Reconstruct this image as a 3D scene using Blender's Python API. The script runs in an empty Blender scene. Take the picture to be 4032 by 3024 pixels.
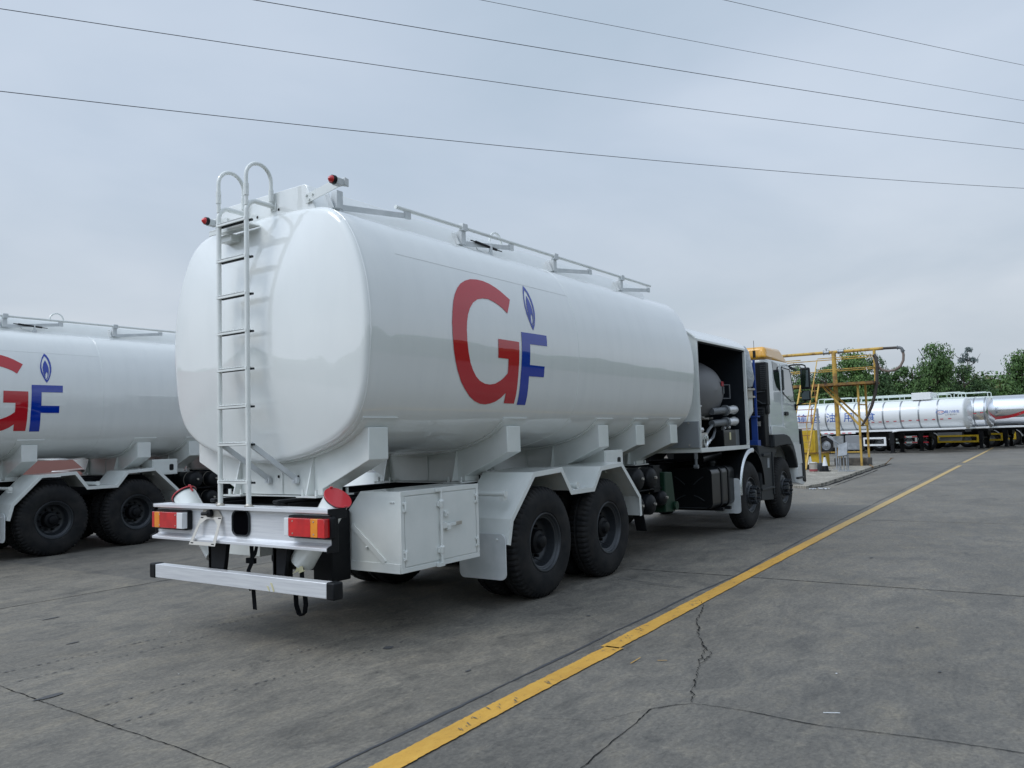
import bpy, bmesh, math, random
from mathutils import Vector, Matrix, noise
from mathutils.geometry import tessellate_polygon
R = math.radians
PI = math.pi
random.seed(7)
scene = bpy.context.scene
col = scene.collection

# ------------------------------------------------------------------ camera
CAM = (-4.0739, -5.5968, 1.5808)
YAW, PITCH, ROLL, FPX = 0.6051, 0.0672, -0.0305, 3170.66
cd = bpy.data.cameras.new('camera'); cam = bpy.data.objects.new('camera', cd); col.objects.link(cam)
fw = Vector((math.cos(YAW)*math.cos(PITCH), math.sin(YAW)*math.cos(PITCH), math.sin(PITCH)))
rt = Vector((math.sin(YAW), -math.cos(YAW), 0)); up = rt.cross(fw)
r2 = rt*math.cos(ROLL)+up*math.sin(ROLL); u2 = up*math.cos(ROLL)-rt*math.sin(ROLL)
m = Matrix((r2, u2, -fw)).transposed().to_4x4(); m.translation = Vector(CAM)
cam.matrix_world = m
cd.sensor_width = 36; cd.lens = FPX/4032*36; cd.clip_end = 3000; cd.clip_start = 0.05
scene.camera = cam
scene.render.resolution_x, scene.render.resolution_y = 1024, 768
scene.view_settings.view_transform = 'Standard'; scene.view_settings.look = 'None'
scene.view_settings.exposure = 0.07; scene.view_settings.gamma = 1.0
scene.cycles.max_bounces = 6

# ------------------------------------------------------------------ world: hazy overcast sky
SUN_EL, SUN_AZ = 52, 152          # azimuth of the sun counted from +X towards +Y
w = bpy.data.worlds.new('World'); scene.world = w; w.use_nodes = True
nt = w.node_tree; nt.nodes.clear()
def N(t, **k):
    n = nt.nodes.new(t)
    for a, b in k.items(): setattr(n, a, b)
    return n
sky = N('ShaderNodeTexSky', sky_type='NISHITA', sun_disc=False)
sky.sun_elevation = R(SUN_EL); sky.sun_rotation = R(90-SUN_AZ); sky.air_density = 2; sky.dust_density = 4
tc = N('ShaderNodeTexCoord'); sep = N('ShaderNodeSeparateXYZ'); nt.links.new(tc.outputs['Generated'], sep.inputs[0])
zc = N('ShaderNodeMath', operation='MAXIMUM'); nt.links.new(sep.outputs[2], zc.inputs[0]); zc.inputs[1].default_value = 0.0
za = N('ShaderNodeMath', operation='ADD'); nt.links.new(zc.outputs[0], za.inputs[0]); za.inputs[1].default_value = 0.22
dv = N('ShaderNodeVectorMath', operation='DIVIDE'); nt.links.new(tc.outputs['Generated'], dv.inputs[0])
cb = N('ShaderNodeCombineXYZ')
for i in range(3): nt.links.new(za.outputs[0], cb.inputs[i])
nt.links.new(cb.outputs[0], dv.inputs[1])
n1 = N('ShaderNodeTexNoise'); n1.inputs['Scale'].default_value = 1.15; n1.inputs['Detail'].default_value = 5; n1.inputs['Roughness'].default_value = .5; n1.inputs['Distortion'].default_value = .35
nt.links.new(dv.outputs[0], n1.inputs['Vector'])
rp = N('ShaderNodeValToRGB'); nt.links.new(n1.outputs['Fac'], rp.inputs[0])
e = rp.color_ramp.elements
e[0].position = .30; e[0].color = (.480, .580, .705, 1)
e[1].position = .72; e[1].color = (.62, .705, .83, 1)
e2 = rp.color_ramp.elements.new(.5); e2.color = (.540, .632, .762, 1)
# paler, warmer towards the horizon
hz = N('ShaderNodeValToRGB'); nt.links.new(sep.outputs[2], hz.inputs[0])
hz.color_ramp.elements[0].position = 0.0; hz.color_ramp.elements[0].color = (1.06, 1.0, .92, 1)
hz.color_ramp.elements[1].position = .32; hz.color_ramp.elements[1].color = (1, 1, 1, 1)
mu = N('ShaderNodeMixRGB', blend_type='MULTIPLY'); mu.inputs[0].default_value = 1
nt.links.new(rp.outputs[0], mu.inputs[1]); nt.links.new(hz.outputs[0], mu.inputs[2])
# brighter cloud towards the veiled sun
sd = N('ShaderNodeVectorMath', operation='DOT_PRODUCT'); nt.links.new(tc.outputs['Generated'], sd.inputs[0])
sunv = Vector((math.cos(R(SUN_EL))*math.cos(R(SUN_AZ)), math.cos(R(SUN_EL))*math.sin(R(SUN_AZ)), math.sin(R(SUN_EL))))
sd.inputs[1].default_value = sunv
gl = N('ShaderNodeMapRange'); nt.links.new(sd.outputs['Value'], gl.inputs[0])
gl.inputs[1].default_value = .5; gl.inputs[2].default_value = 1; gl.inputs[3].default_value = 1; gl.inputs[4].default_value = 2.7
sc_ = N('ShaderNodeVectorMath', operation='SCALE'); nt.links.new(mu.outputs[0], sc_.inputs[0]); nt.links.new(gl.outputs[0], sc_.inputs['Scale'])
sk = N('ShaderNodeVectorMath', operation='SCALE'); nt.links.new(sky.outputs[0], sk.inputs[0]); sk.inputs['Scale'].default_value = .07
mx = N('ShaderNodeMixRGB'); mx.inputs[0].default_value = .88; nt.links.new(sk.outputs[0], mx.inputs[1]); nt.links.new(sc_.outputs[0], mx.inputs[2])
bg = N('ShaderNodeBackground'); nt.links.new(mx.outputs[0], bg.inputs[0]); bg.inputs[1].default_value = 1.0
ou = N('ShaderNodeOutputWorld'); nt.links.new(bg.outputs[0], ou.inputs[0])

sl = bpy.data.lights.new('sun', 'SUN'); sl.energy = .8; sl.angle = R(22); sl.color = (1, .97, .92)
so = bpy.data.objects.new('sun', sl); col.objects.link(so)
so.rotation_euler = (-sunv).to_track_quat('-Z', 'Y').to_euler()

# ------------------------------------------------------------------ materials
def mat(name, c, rough=.5, metal=0, spec=.5, ior=1.5, coat=0, coat_ior=1.5, alpha=1, trans=0):
    m = bpy.data.materials.new(name); m.use_nodes = True
    b = m.node_tree.nodes['Principled BSDF']
    b.inputs['Base Color'].default_value = (*c, 1); b.inputs['Roughness'].default_value = rough
    b.inputs['Metallic'].default_value = metal; b.inputs['IOR'].default_value = ior
    b.inputs['Specular IOR Level'].default_value = spec
    b.inputs['Coat Weight'].default_value = coat; b.inputs['Coat IOR'].default_value = coat_ior; b.inputs['Coat Roughness'].default_value = .03
    b.inputs['Alpha'].default_value = alpha; b.inputs['Transmission Weight'].default_value = trans
    return m
def nodes(m): return m.node_tree, m.node_tree.nodes['Principled BSDF']
def tex(m, kind='Noise', scale=5, detail=4, rough=.55, coord='Object', sc=(1, 1, 1), dist=0):
    t = m.node_tree; c = t.nodes.new('ShaderNodeTexCoord'); mp = t.nodes.new('ShaderNodeMapping')
    t.links.new(c.outputs[coord], mp.inputs[0]); mp.inputs['Scale'].default_value = sc
    n = t.nodes.new('ShaderNodeTex'+kind); n.inputs['Scale'].default_value = scale
    if kind == 'Noise':
        n.inputs['Detail'].default_value = detail; n.inputs['Roughness'].default_value = rough; n.inputs['Distortion'].default_value = dist
    t.links.new(mp.outputs[0], n.inputs['Vector']); return n
def ramp(m, src, pts):
    t = m.node_tree; r = t.nodes.new('ShaderNodeValToRGB'); t.links.new(src, r.inputs[0])
    el = r.color_ramp.elements
    while len(el) < len(pts): el.new(.5)
    for k, (p, c) in enumerate(pts):
        el[k].position = p; el[k].color = (*c, 1) if len(c) == 3 else c
    return r
def mixc(m, fac, a, b, mode='MIX'):
    t = m.node_tree; x = t.nodes.new('ShaderNodeMixRGB'); x.blend_type = mode
    for i, v in ((0, fac), (1, a), (2, b)):
        if isinstance(v, (int, float)): x.inputs[i].default_value = v
        elif isinstance(v, tuple): x.inputs[i].default_value = (*v, 1)
        else: t.links.new(v, x.inputs[i])
    return x.outputs[0]
def bump(m, src, strength=.1, dist=.01):
    t, b = nodes(m); bn = t.nodes.new('ShaderNodeBump'); bn.inputs['Strength'].default_value = strength; bn.inputs['Distance'].default_value = dist
    t.links.new(src, bn.inputs['Height']); t.links.new(bn.outputs[0], b.inputs['Normal']); return bn
def vary(m, c1, c2, scale=4, lo=.35, hi=.65, **k):
    n = tex(m, scale=scale, **k); r = ramp(m, n.outputs['Fac'], [(lo, c1), (hi, c2)])
    m.node_tree.links.new(r.outputs[0], m.node_tree.nodes['Principled BSDF'].inputs['Base Color']); return n

M = {}
M['tank_white'] = mat('glossy_white_paint', (.79, .81, .80), .35, spec=.15, coat=1, coat_ior=1.75)
n = tex(M['tank_white'], scale=3, detail=7, sc=(2.2, 1, .35)); r_ = ramp(M['tank_white'], n.outputs['Fac'], [(.30, (.765, .786, .776)), (.55, (.795, .815, .803))]); M['tank_white'].node_tree.links.new(r_.outputs[0], M['tank_white'].node_tree.nodes['Principled BSDF'].inputs['Base Color'])
n = tex(M['tank_white'], scale=.9, detail=2, sc=(.6, 1, 1)); bump(M['tank_white'], n.outputs['Fac'], .10, .05)
M['white'] = mat('white_paint', (.74, .77, .77), .3, spec=.4, coat=.8, coat_ior=1.55); vary(M['white'], (.70, .73, .71), (.78, .80, .78), 3)
M['white_satin'] = mat('satin_white_paint', (.60, .63, .64), .45); vary(M['white_satin'], (.55, .58, .59), (.66, .68, .69), 6)
M['grey_panel'] = mat('grey_steel_panel', (.30, .32, .34), .4, metal=.3)
M['alu'] = mat('brushed_aluminium', (.76, .77, .79), .42, metal=.35)
n = tex(M['alu'], scale=6, detail=6, sc=(1, .35, 9)); r_ = ramp(M['alu'], n.outputs['Fac'], [(.3, (.66, .67, .70)), (.62, (.80, .81, .83))])
M['alu'].node_tree.links.new(r_.outputs[0], M['alu'].node_tree.nodes['Principled BSDF'].inputs['Base Color'])
M['galv'] = mat('stainless_plate', (.52, .49, .44), .45, metal=.6)
M['silver'] = mat('silver_pipe', (.66, .67, .69), .32, metal=.5)
M['black'] = mat('black_plastic', (.008, .010, .012), .45, spec=.22); vary(M['black'], (.006, .007, .009), (.012, .013, .015), 8)
M['chassis'] = mat('black_chassis_paint', (.006, .007, .009), .5, spec=.2)
M['void'] = mat('black_opening', (.003, .003, .004), 1, spec=0)
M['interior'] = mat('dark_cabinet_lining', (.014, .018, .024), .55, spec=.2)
M['gloss_black'] = mat('gloss_black_paint', (.007, .008, .009), .3, spec=.25, coat=.25)
M['rubber'] = mat('tyre_rubber', (.012, .013, .015), .78, spec=.3); vary(M['rubber'], (.008, .009, .011), (.022, .021, .021), 7, detail=6)
M['rim'] = mat('dark_rim_paint', (.035, .04, .047), .36, metal=.25)
M['vessel'] = mat('grey_vessel_paint', (.15, .152, .16), .5)
M['red'] = mat('red_paint', (.50, .018, .03), .35, coat=.5)
M['decal_red'] = mat('red_decal', (.50, .014, .024), .3, spec=0, coat=1, coat_ior=1.72)
M['decal_blue'] = mat('blue_decal', (.003, .035, .36), .3, spec=0, coat=1, coat_ior=1.72)
M['decal_white'] = mat('white_decal', (.78, .80, .80), .3)
M['lamp_red'] = mat('red_lamp_plastic', (.62, .012, .015), .15, coat=1); vary(M['lamp_red'], (.50, .008, .012), (.68, .015, .016), 9)
M['lamp_amber'] = mat('amber_lamp_plastic', (.85, .28, .01), .15, coat=1); vary(M['lamp_amber'], (.74, .23, .01), (.9, .30, .015), 9)
M['lamp_clear'] = mat('clear_lamp_plastic', (.78, .79, .80), .12, coat=1)
M['blue'] = mat('blue_post_paint', (.012, .055, .28), .4)
M['green'] = mat('dark_green_paint', (.008, .032, .018), .4, spec=.25)
M['grey_hose'] = mat('grey_pipe', (.14, .15, .16), .4)
M['plastic_wrap'] = mat('clear_plastic_wrap', (.42, .45, .48), .2, coat=1)
n = tex(M['plastic_wrap'], scale=14, detail=5); bump(M['plastic_wrap'], n.outputs['Fac'], .9, .03)
M['roof_yellow'] = mat('yellow_roof_paint', (.72, .36, .035), .3, coat=.6)
M['cab_white'] = mat('cab_white_paint', (.72, .75, .76), .2, spec=.4, coat=1, coat_ior=1.6)
M['cab_grey'] = mat('dark_grey_plastic', (.030, .034, .038), .5, spec=.3)
M['glass'] = mat('cab_glass', (.10, .125, .13), .04, spec=.8, ior=1.6, coat=1)
M['dark_glass'] = mat('dark_glass', (.010, .014, .018), .05, spec=.6, coat=1)
M['mirror'] = mat('mirror_glass', (.25, .28, .31), .04, metal=1)
M['tape'] = mat('cream_masking_tape', (.62, .58, .36), .7)
M['webbing'] = mat('black_webbing', (.008, .009, .011), .85, spec=.1)
M['chrome_trim'] = mat('silver_arch_trim', (.68, .70, .72), .22, metal=.8)
M['yellow'] = mat('weathered_yellow_paint', (.5, .31, .06), .6); vary(M['yellow'], (.26, .15, .06), (.56, .36, .075), 4, .34, .5, detail=8)
M['yellow_clean'] = mat('yellow_cabinet_paint', (.62, .42, .015), .5); vary(M['yellow_clean'], (.50, .33, .015), (.66, .45, .02), 3)
M['rust'] = mat('rusty_brown_steel', (.13, .07, .045), .8); vary(M['rust'], (.09, .05, .035), (.30, .17, .04), 5)
M['orange_rust'] = mat('rusty_orange_rung', (.36, .13, .05), .8); vary(M['orange_rust'], (.22, .08, .05), (.5, .2, .05), 6)
M['brown_hose'] = mat('brown_ribbed_hose', (.20, .155, .13), .6)
M['dark_hose'] = mat('dark_brown_hose', (.055, .045, .04), .6)
M['light_steel'] = mat('light_steel', (.35, .37, .40), .65, spec=.2); vary(M['light_steel'], (.22, .24, .26), (.34, .36, .38), 5)
M['steel_box'] = mat('steel_box', (.30, .32, .34), .35, metal=.6)
M['cone_white'] = mat('cone_white', (.70, .72, .74), .6)
M['concrete_block'] = mat('grey_concrete_block', (.11, .10, .09), .9); vary(M['concrete_block'], (.06, .055, .05), (.17, .15, .13), 3, detail=8)
M['trailer_white'] = mat('trailer_white_paint', (.80, .82, .83), .25, coat=.7)
M['polished'] = mat('polished_aluminium', (.80, .81, .83), .16, metal=.95)
n = tex(M['polished'], scale=2.5, detail=3, sc=(1, 1, 1)); bump(M['polished'], n.outputs['Fac'], .12, .02)
M['rail_white'] = mat('pale_rail_paint', (.68, .76, .72), .5)
M['text_blue'] = mat('blue_lettering', (.02, .10, .42), .5)
M['text_red'] = mat('red_lettering', (.60, .03, .05), .5)
M['text_grey'] = mat('grey_lettering', (.14, .15, .17), .5)
M['stripe_red'] = mat('red_stripe', (.58, .02, .03), .3, coat=.8)
M['cable'] = mat('cable_black', (.02, .022, .03), .6)
M['line_yellow'] = mat('worn_yellow_line', (.52, .29, .035), .75)
M['dark_crack'] = mat('dark_crack', (.018, .018, .018), .95, spec=.1)
M['tar'] = mat('tar_sealant', (.055, .058, .064), .7)

# concrete ground
g = M['concrete'] = mat('stained_concrete', (.2, .2, .2), .78)
a = tex(g, scale=.42, detail=8, rough=.66, sc=(1, 1.5, 1), dist=.5); b = tex(g, scale=2.2, detail=9, rough=.72, sc=(1, 1.8, 1), dist=.8); c = tex(g, scale=38, detail=5, rough=.7); d = tex(g, scale=.9, detail=8, rough=.7, dist=1.2)
ra = ramp(g, a.outputs['Fac'], [(.3, (.122, .114, .099)), (.7, (.190, .177, .152))])
rb = ramp(g, b.outputs['Fac'], [(.30, (.60, .61, .63)), (.5, (1, 1, 1)), (.70, (1.32, 1.28, 1.20))])
e_ = tex(g, scale=11, detail=8, rough=.75, sc=(1, 2.4, 1), dist=.8); re_ = ramp(g, e_.outputs['Fac'], [(.32, (.72, .72, .73)), (.5, (1, 1, 1)), (.7, (1.22, 1.2, 1.16))])
rc = ramp(g, c.outputs['Fac'], [(.3, (.70, .70, .70)), (.7, (1.25, 1.25, 1.25))])
rd = ramp(g, d.outputs['Fac'], [(.30, (.60, .61, .63)), (.42, (1, 1, 1)), (.62, (1, 1, 1)), (.74, (1.35, 1.30, 1.18))])
o1 = mixc(g, 1, ra.outputs[0], rb.outputs[0], 'MULTIPLY'); o2 = mixc(g, 1, mixc(g, 1, o1, re_.outputs[0], 'MULTIPLY'), rc.outputs[0], 'MULTIPLY'); o3 = mixc(g, 1, o2, rd.outputs[0], 'MULTIPLY')
# small dark oily spots
v = tex(g, 'Voronoi', scale=1.1); v.feature = 'F1'; v.inputs['Randomness'].default_value = 1
rv = ramp(g, v.outputs['Distance'], [(.012, (.6, .6, .61)), (.03, (1, 1, 1))])
o4 = mixc(g, 1, o3, rv.outputs[0], 'MULTIPLY')
t_, b_ = nodes(g)
tcs = t_.nodes.new('ShaderNodeTexCoord'); mps = t_.nodes.new('ShaderNodeMapping'); t_.links.new(tcs.outputs['Object'], mps.inputs[0]); mps.inputs['Location'].default_value = (601.5, 597.47, 0)
slb = t_.nodes.new('ShaderNodeTexBrick'); t_.links.new(mps.outputs[0], slb.inputs['Vector']); slb.offset = 0; slb.squash = 1
for k_, v_ in (('Scale', 1), ('Mortar Size', 0), ('Brick Width', 6.03), ('Row Height', 5.95), ('Bias', 0)): slb.inputs[k_].default_value = v_
slb.inputs['Color1'].default_value = (.86, .87, .89, 1); slb.inputs['Color2'].default_value = (1.14, 1.12, 1.08, 1)
o4 = mixc(g, 1, o4, slb.outputs['Color'], 'MULTIPLY'); t_.links.new(o4, b_.inputs['Base Color'])
rr = ramp(g, b.outputs['Fac'], [(.3, (.55, .55, .55)), (.7, (.88, .88, .88))]); t_.links.new(rr.outputs[0], b_.inputs['Roughness'])
ad = mixc(g, .5, e_.outputs['Fac'], c.outputs['Fac']); bump(g, ad, .7, .012)
# worn yellow line, far stretch paled in colour for the glancing view
g = M['line_yellow']
a = tex(g, scale=14, detail=9, rough=.75, sc=(.6, 1, 1)); c2 = tex(g, scale=1.1, detail=5); b = tex(g, scale=90, detail=2)
ra = ramp(g, a.outputs['Fac'], [(.33, (.20, .15, .08)), (.42, (.60, .33, .05)), (.7, (.68, .40, .07))])
rb = ramp(g, c2.outputs['Fac'], [(.35, (.82, .82, .85)), (.65, (1, 1, 1))])
o1 = mixc(g, 1, ra.outputs[0], rb.outputs[0], 'MULTIPLY')
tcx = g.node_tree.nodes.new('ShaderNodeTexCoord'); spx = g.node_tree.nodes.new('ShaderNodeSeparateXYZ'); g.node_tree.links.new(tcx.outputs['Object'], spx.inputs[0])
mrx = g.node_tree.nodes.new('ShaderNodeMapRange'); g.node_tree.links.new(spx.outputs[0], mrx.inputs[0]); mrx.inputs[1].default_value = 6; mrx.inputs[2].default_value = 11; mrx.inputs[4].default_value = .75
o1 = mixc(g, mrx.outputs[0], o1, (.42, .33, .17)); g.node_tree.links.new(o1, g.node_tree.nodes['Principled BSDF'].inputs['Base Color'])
ad = b.outputs['Fac']; bump(g, ad, .4, .01)
# pavers of the raised apron
g = M['pavers'] = mat('worn_pavers', (.2, .19, .17), .85)
bk = tex(g, 'Brick', scale=3.2); bk.inputs['Color1'].default_value = (.40, .37, .31, 1); bk.inputs['Color2'].default_value = (.31, .285, .24, 1); bk.inputs['Mortar'].default_value = (.16, .15, .13, 1); bk.inputs['Mortar Size'].default_value = .03
nn = tex(g, scale=2, detail=8); rn = ramp(g, nn.outputs['Fac'], [(.3, (.65, .65, .65)), (.7, (1.2, 1.2, 1.2))])
g.node_tree.links.new(mixc(g, 1, bk.outputs['Color'], rn.outputs[0], 'MULTIPLY'), g.node_tree.nodes['Principled BSDF'].inputs['Base Color'])
def leafmat(name, c1, c2, c3):
    g = mat(name, c1, .6, spec=.25); t, b = nodes(g)
    oi = t.nodes.new('ShaderNodeNewGeometry'); n = tex(g, scale=.55, detail=3)
    x = t.nodes.new('ShaderNodeMath'); x.operation = 'ADD'; y = t.nodes.new('ShaderNodeMath'); y.operation = 'MULTIPLY'; y.inputs[1].default_value = .45
    t.links.new(oi.outputs['Random Per Island'], y.inputs[0]); t.links.new(y.outputs[0], x.inputs[0]); t.links.new(n.outputs['Fac'], x.inputs[1])
    r = ramp(g, x.outputs[0], [(.45, c1), (.75, c2), (1.0, c3)]); t.links.new(r.outputs[0], b.inputs['Base Color']); return g
M['leaf_mid'] = leafmat('green_leaves', (.040, .082, .028), (.085, .160, .050), (.15, .24, .08))
M['leaf_bright'] = leafmat('fresh_green_leaves', (.050, .100, .028), (.105, .195, .052), (.18, .27, .085))
M['leaf_dark'] = leafmat('dark_green_leaves', (.030, .062, .026), (.058, .110, .040), (.10, .16, .06))
M['leaf_olive'] = leafmat('olive_yellow_leaves', (.055, .075, .025), (.13, .13, .045), (.22, .17, .06))
M['leaf_hazed'] = leafmat('haze_toned_leaves', (.10, .135, .13), (.15, .19, .18), (.21, .25, .24))  # haze of distance painted into the leaf colours
M['bark'] = mat('bark', (.07, .055, .04), .9)
M['salmon'] = mat('salmon_wall_paint', (.42, .20, .17), .8)

# ------------------------------------------------------------------ mesh helpers
class MB:
    def __init__(s): s.v = []; s.f = []
    def add(s, vs, fs):
        k = len(s.v); s.v += [tuple(q) for q in vs]; s.f += [tuple(i+k for i in f) for f in fs]; return s
    def box(s, x0, x1, y0, y1, z0, z1):
        return s.add([(x0, y0, z0), (x1, y0, z0), (x1, y1, z0), (x0, y1, z0), (x0, y0, z1), (x1, y0, z1), (x1, y1, z1), (x0, y1, z1)],
                     [(3, 2, 1, 0), (4, 5, 6, 7), (0, 1, 5, 4), (1, 2, 6, 5), (2, 3, 7, 6), (3, 0, 4, 7)])
    def obox(s, p, q, w, h, upv=(0, 0, 1)):          # bar from p to q, w sideways, h along up
        p = Vector(p); q = Vector(q); d = (q-p).normalized(); u = Vector(upv)
        sd_ = d.cross(u).normalized(); u = sd_.cross(d).normalized(); V_ = []
        for c_ in (p, q):
            for a_, b_ in ((-1, -1), (1, -1), (1, 1), (-1, 1)): V_.append(c_+sd_*a_*w/2+u*b_*h/2)
        return s.add(V_, [(0, 1, 2, 3), (7, 6, 5, 4), (0, 4, 5, 1), (1, 5, 6, 2), (2, 6, 7, 3), (3, 7, 4, 0)])
    def tube(s, pts, r, n=10, cap=True, closed=False):
        pts = [Vector(p) for p in pts]; L = len(pts); rs = r if isinstance(r, (list, tuple)) else [r]*L
        t0 = (pts[1]-pts[0]).normalized(); u = t0.orthogonal().normalized(); V_ = []
        for i, p in enumerate(pts):
            a_ = pts[i+1] if i < L-1 else (pts[1] if closed else p); b_ = pts[i-1] if i else (pts[-2] if closed else p)
            t = (a_-b_).normalized(); u = (u-t*u.dot(t)).normalized(); v_ = t.cross(u)
            for k in range(n):
                an = 2*PI*k/n; V_.append(p+(u*math.cos(an)+v_*math.sin(an))*rs[i])
        F = [(i*n+k, i*n+(k+1) % n, (i+1)*n+(k+1) % n, (i+1)*n+k) for i in range(L-1) for k in range(n)]
        if cap: F += [tuple(range(n-1, -1, -1)), tuple((L-1)*n+k for k in range(n))]
        return s.add(V_, F)
    def lathe(s, prof, c=(0, 0, 0), axis='y', n=48, rf=None, sgn=1, caps=(1, 1)):  # prof: (offset along axis, radius)
        V_ = []; c = Vector(c)
        for (o, r) in prof:
            for k in range(n):
                rr_ = rf(o, r, k) if rf else r; a_ = 2*PI*k/n; x_, y_ = rr_*math.cos(a_), rr_*math.sin(a_)
                V_.append(c+(Vector((x_, o*sgn, y_)) if axis == 'y' else Vector((o*sgn, x_, y_)) if axis == 'x' else Vector((x_, y_, o*sgn))))
        F = [(i*n+k, i*n+(k+1) % n, (i+1)*n+(k+1) % n, (i+1)*n+k) for i in range(len(prof)-1) for k in range(n)]
        if prof[0][1] > 1e-4 and caps[0]: F.append(tuple(range(n-1, -1, -1)))
        if prof[-1][1] > 1e-4 and caps[1]: F.append(tuple((len(prof)-1)*n+k for k in range(n)))
        return s.add(V_, F)
    def prism(s, poly, axis, a, b):                    # 2D polygon extruded between a and b along an axis
        n = len(poly); mk = {'x': lambda p, t: (t, p[0], p[1]), 'y': lambda p, t: (p[0], t, p[1]), 'z': lambda p, t: (p[0], p[1], t)}[axis]
        tri = tessellate_polygon([[Vector((p[0], p[1], 0)) for p in poly]])
        V_ = [mk(p, a) for p in poly]+[mk(p, b) for p in poly]
        F = [tuple(t) for t in tri]+[tuple(i+n for i in t[::-1]) for t in tri]
        F += [(i, (i+1) % n, n+(i+1) % n, n+i) for i in range(n)]
        return s.add(V_, F)
    def strip(s, line, a, b, th, axis='y'):            # bent sheet: polyline (x,z) of thickness th, from a to b along y
        P_ = [Vector(p) for p in line]; up_, dn = [], []
        for i, p in enumerate(P_):
            d0 = (P_[i]-P_[i-1]).normalized() if i else (P_[1]-P_[0]).normalized(); d1 = (P_[i+1]-P_[i]).normalized() if i < len(P_)-1 else d0
            n_ = Vector((-(d0+d1).y, (d0+d1).x)).normalized(); k = 1/max(.5, n_.dot(Vector((-d0.y, d0.x)))); up_.append(p); dn.append(p-n_*th*k)
        return s.prism(up_+dn[::-1], axis, a, b)
    def build(s, name, mat_, parent=None, smooth=35, bev=0, seg=2):
        me = bpy.data.meshes.new(name); me.from_pydata(s.v, [], s.f); me.update()
        bm = bmesh.new(); bm.from_mesh(me); bmesh.ops.recalc_face_normals(bm, faces=bm.faces[:]); bm.to_mesh(me); bm.free()
        for mm in (mat_ if isinstance(mat_, list) else [mat_]): me.materials.append(M[mm] if isinstance(mm, str) else mm)
        if smooth:
            me.shade_smooth(); me.set_sharp_from_angle(angle=R(smooth))
        o = bpy.data.objects.new(name, me); col.objects.link(o)
        if parent: o.parent = parent
        if bev:
            b_ = o.modifiers.new('bevel', 'BEVEL'); b_.width = bev; b_.segments = seg; b_.limit_method = 'ANGLE'; b_.angle_limit = R(40)
        return o
def tag(o, label=None, cat=None, group=None, kind=None):
    for k, v_ in (('label', label), ('category', cat), ('group', group), ('kind', kind)):
        if v_: o[k] = v_
    return o
def thing(name, loc, rz=0, **k):
    o = bpy.data.objects.new(name, None); col.objects.link(o); o.location = loc; o.rotation_euler = (0, 0, rz); o.empty_display_size = .3
    return tag(o, **k)
def copy_tree(o, parent=None):
    c_ = o.copy(); col.objects.link(c_)
    if parent: c_.parent = parent
    for ch in [q for q in KIDS.get(o.name, [])]: copy_tree(ch, c_)
    return c_
KIDS = {}
def index_kids():
    KIDS.clear()
    for o in bpy.data.objects:
        if o.parent: KIDS.setdefault(o.parent.name, []).append(o)
def arc(c_, r, a0, a1, n, plane='xz', k=0):
    out = []
    for i in range(n+1):
        a_ = R(a0+(a1-a0)*i/n); p, q = r*math.cos(a_), r*math.sin(a_)
        out.append({'xz': (c_[0]+p, k, c_[1]+q), 'yz': (k, c_[0]+p, c_[1]+q), 'xy': (c_[0]+p, c_[1]+q, k)}[plane])
    return out
def rrect(x0, x1, z0, z1, r, n=5):
    P_ = []
    for cx, cz, a0 in ((x1-r, z0+r, -90), (x1-r, z1-r, 0), (x0+r, z1-r, 90), (x0+r, z0+r, 180)):
        for i in range(n+1): a_ = R(a0+90*i/n); P_.append((cx+r*math.cos(a_), cz+r*math.sin(a_)))
    return P_
# ================================================================== THE TANKER TRUCK
HALF = [(0, 1.44), (.40, 1.475), (.70, 1.545), (.92, 1.63), (1.09, 1.76), (1.19, 1.95), (1.238, 2.2), (1.26, 2.48), (1.24, 2.75), (1.19, 2.97), (1.105, 3.18), (.98, 3.36), (.80, 3.47), (.5, 3.51), (0, 3.525)]
def catmull(P_, n=7):
    P_ = [(-P_[1][0], P_[1][1])]+P_+[(-P_[-2][0], P_[-2][1])]; out = []
    for i in range(1, len(P_)-2):
        a_, b_, c_, d_ = [Vector(q) for q in P_[i-1:i+3]]
        for k in range(n):
            t = k/n; out.append(.5*((2*b_)+(c_-a_)*t+(2*a_-5*b_+4*c_-d_)*t*t+(3*b_-a_-3*c_+d_)*t**3))
    out.append(Vector(P_[-2])); return out
HP = catmull(HALF)
PERIM = [Vector((-p.x, p.y)) for p in HP]+[Vector((p.x, p.y)) for p in HP[-2:0:-1]]     # down the right side first
CEN = Vector((0, 2.48))
def inset(d_):
    out = []; n = len(PERIM)
    for i, p in enumerate(PERIM):
        t = (PERIM[(i+1) % n]-PERIM[i-1]).normalized(); nn_ = Vector((t.y, -t.x))
        if nn_.dot(CEN-p) < 0: nn_ = -nn_
        out.append(p+nn_*d_)
    return out
def half_y(z):
    for i in range(len(HP)-1):
        if HP[i].y <= z <= HP[i+1].y:
            t = (z-HP[i].y)/max(1e-6, HP[i+1].y-HP[i].y); return HP[i].x*(1-t)+HP[i+1].x*t
    return 0
def low_z(y):
    y = abs(y)
    for i in range(len(HP)//2+2):
        if HP[i].x <= y <= HP[i+1].x: return HP[i].y+(HP[i+1].y-HP[i].y)*(y-HP[i].x)/(HP[i+1].x-HP[i].x)
    return 1.9
def rings(mb, seq):                                   # seq: (x, outline)
    n = len(PERIM); V_ = []
    for x_, ol in seq: V_ += [(x_, p.x, p.y) for p in ol]
    F = [(i*n+k, i*n+(k+1) % n, (i+1)*n+(k+1) % n, (i+1)*n+k) for i in range(len(seq)-1) for k in range(n)]
    F += [tuple(range(n)), tuple((len(seq)-1)*n+k for k in range(n-1, -1, -1))]
    mb.add(V_, F)
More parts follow.
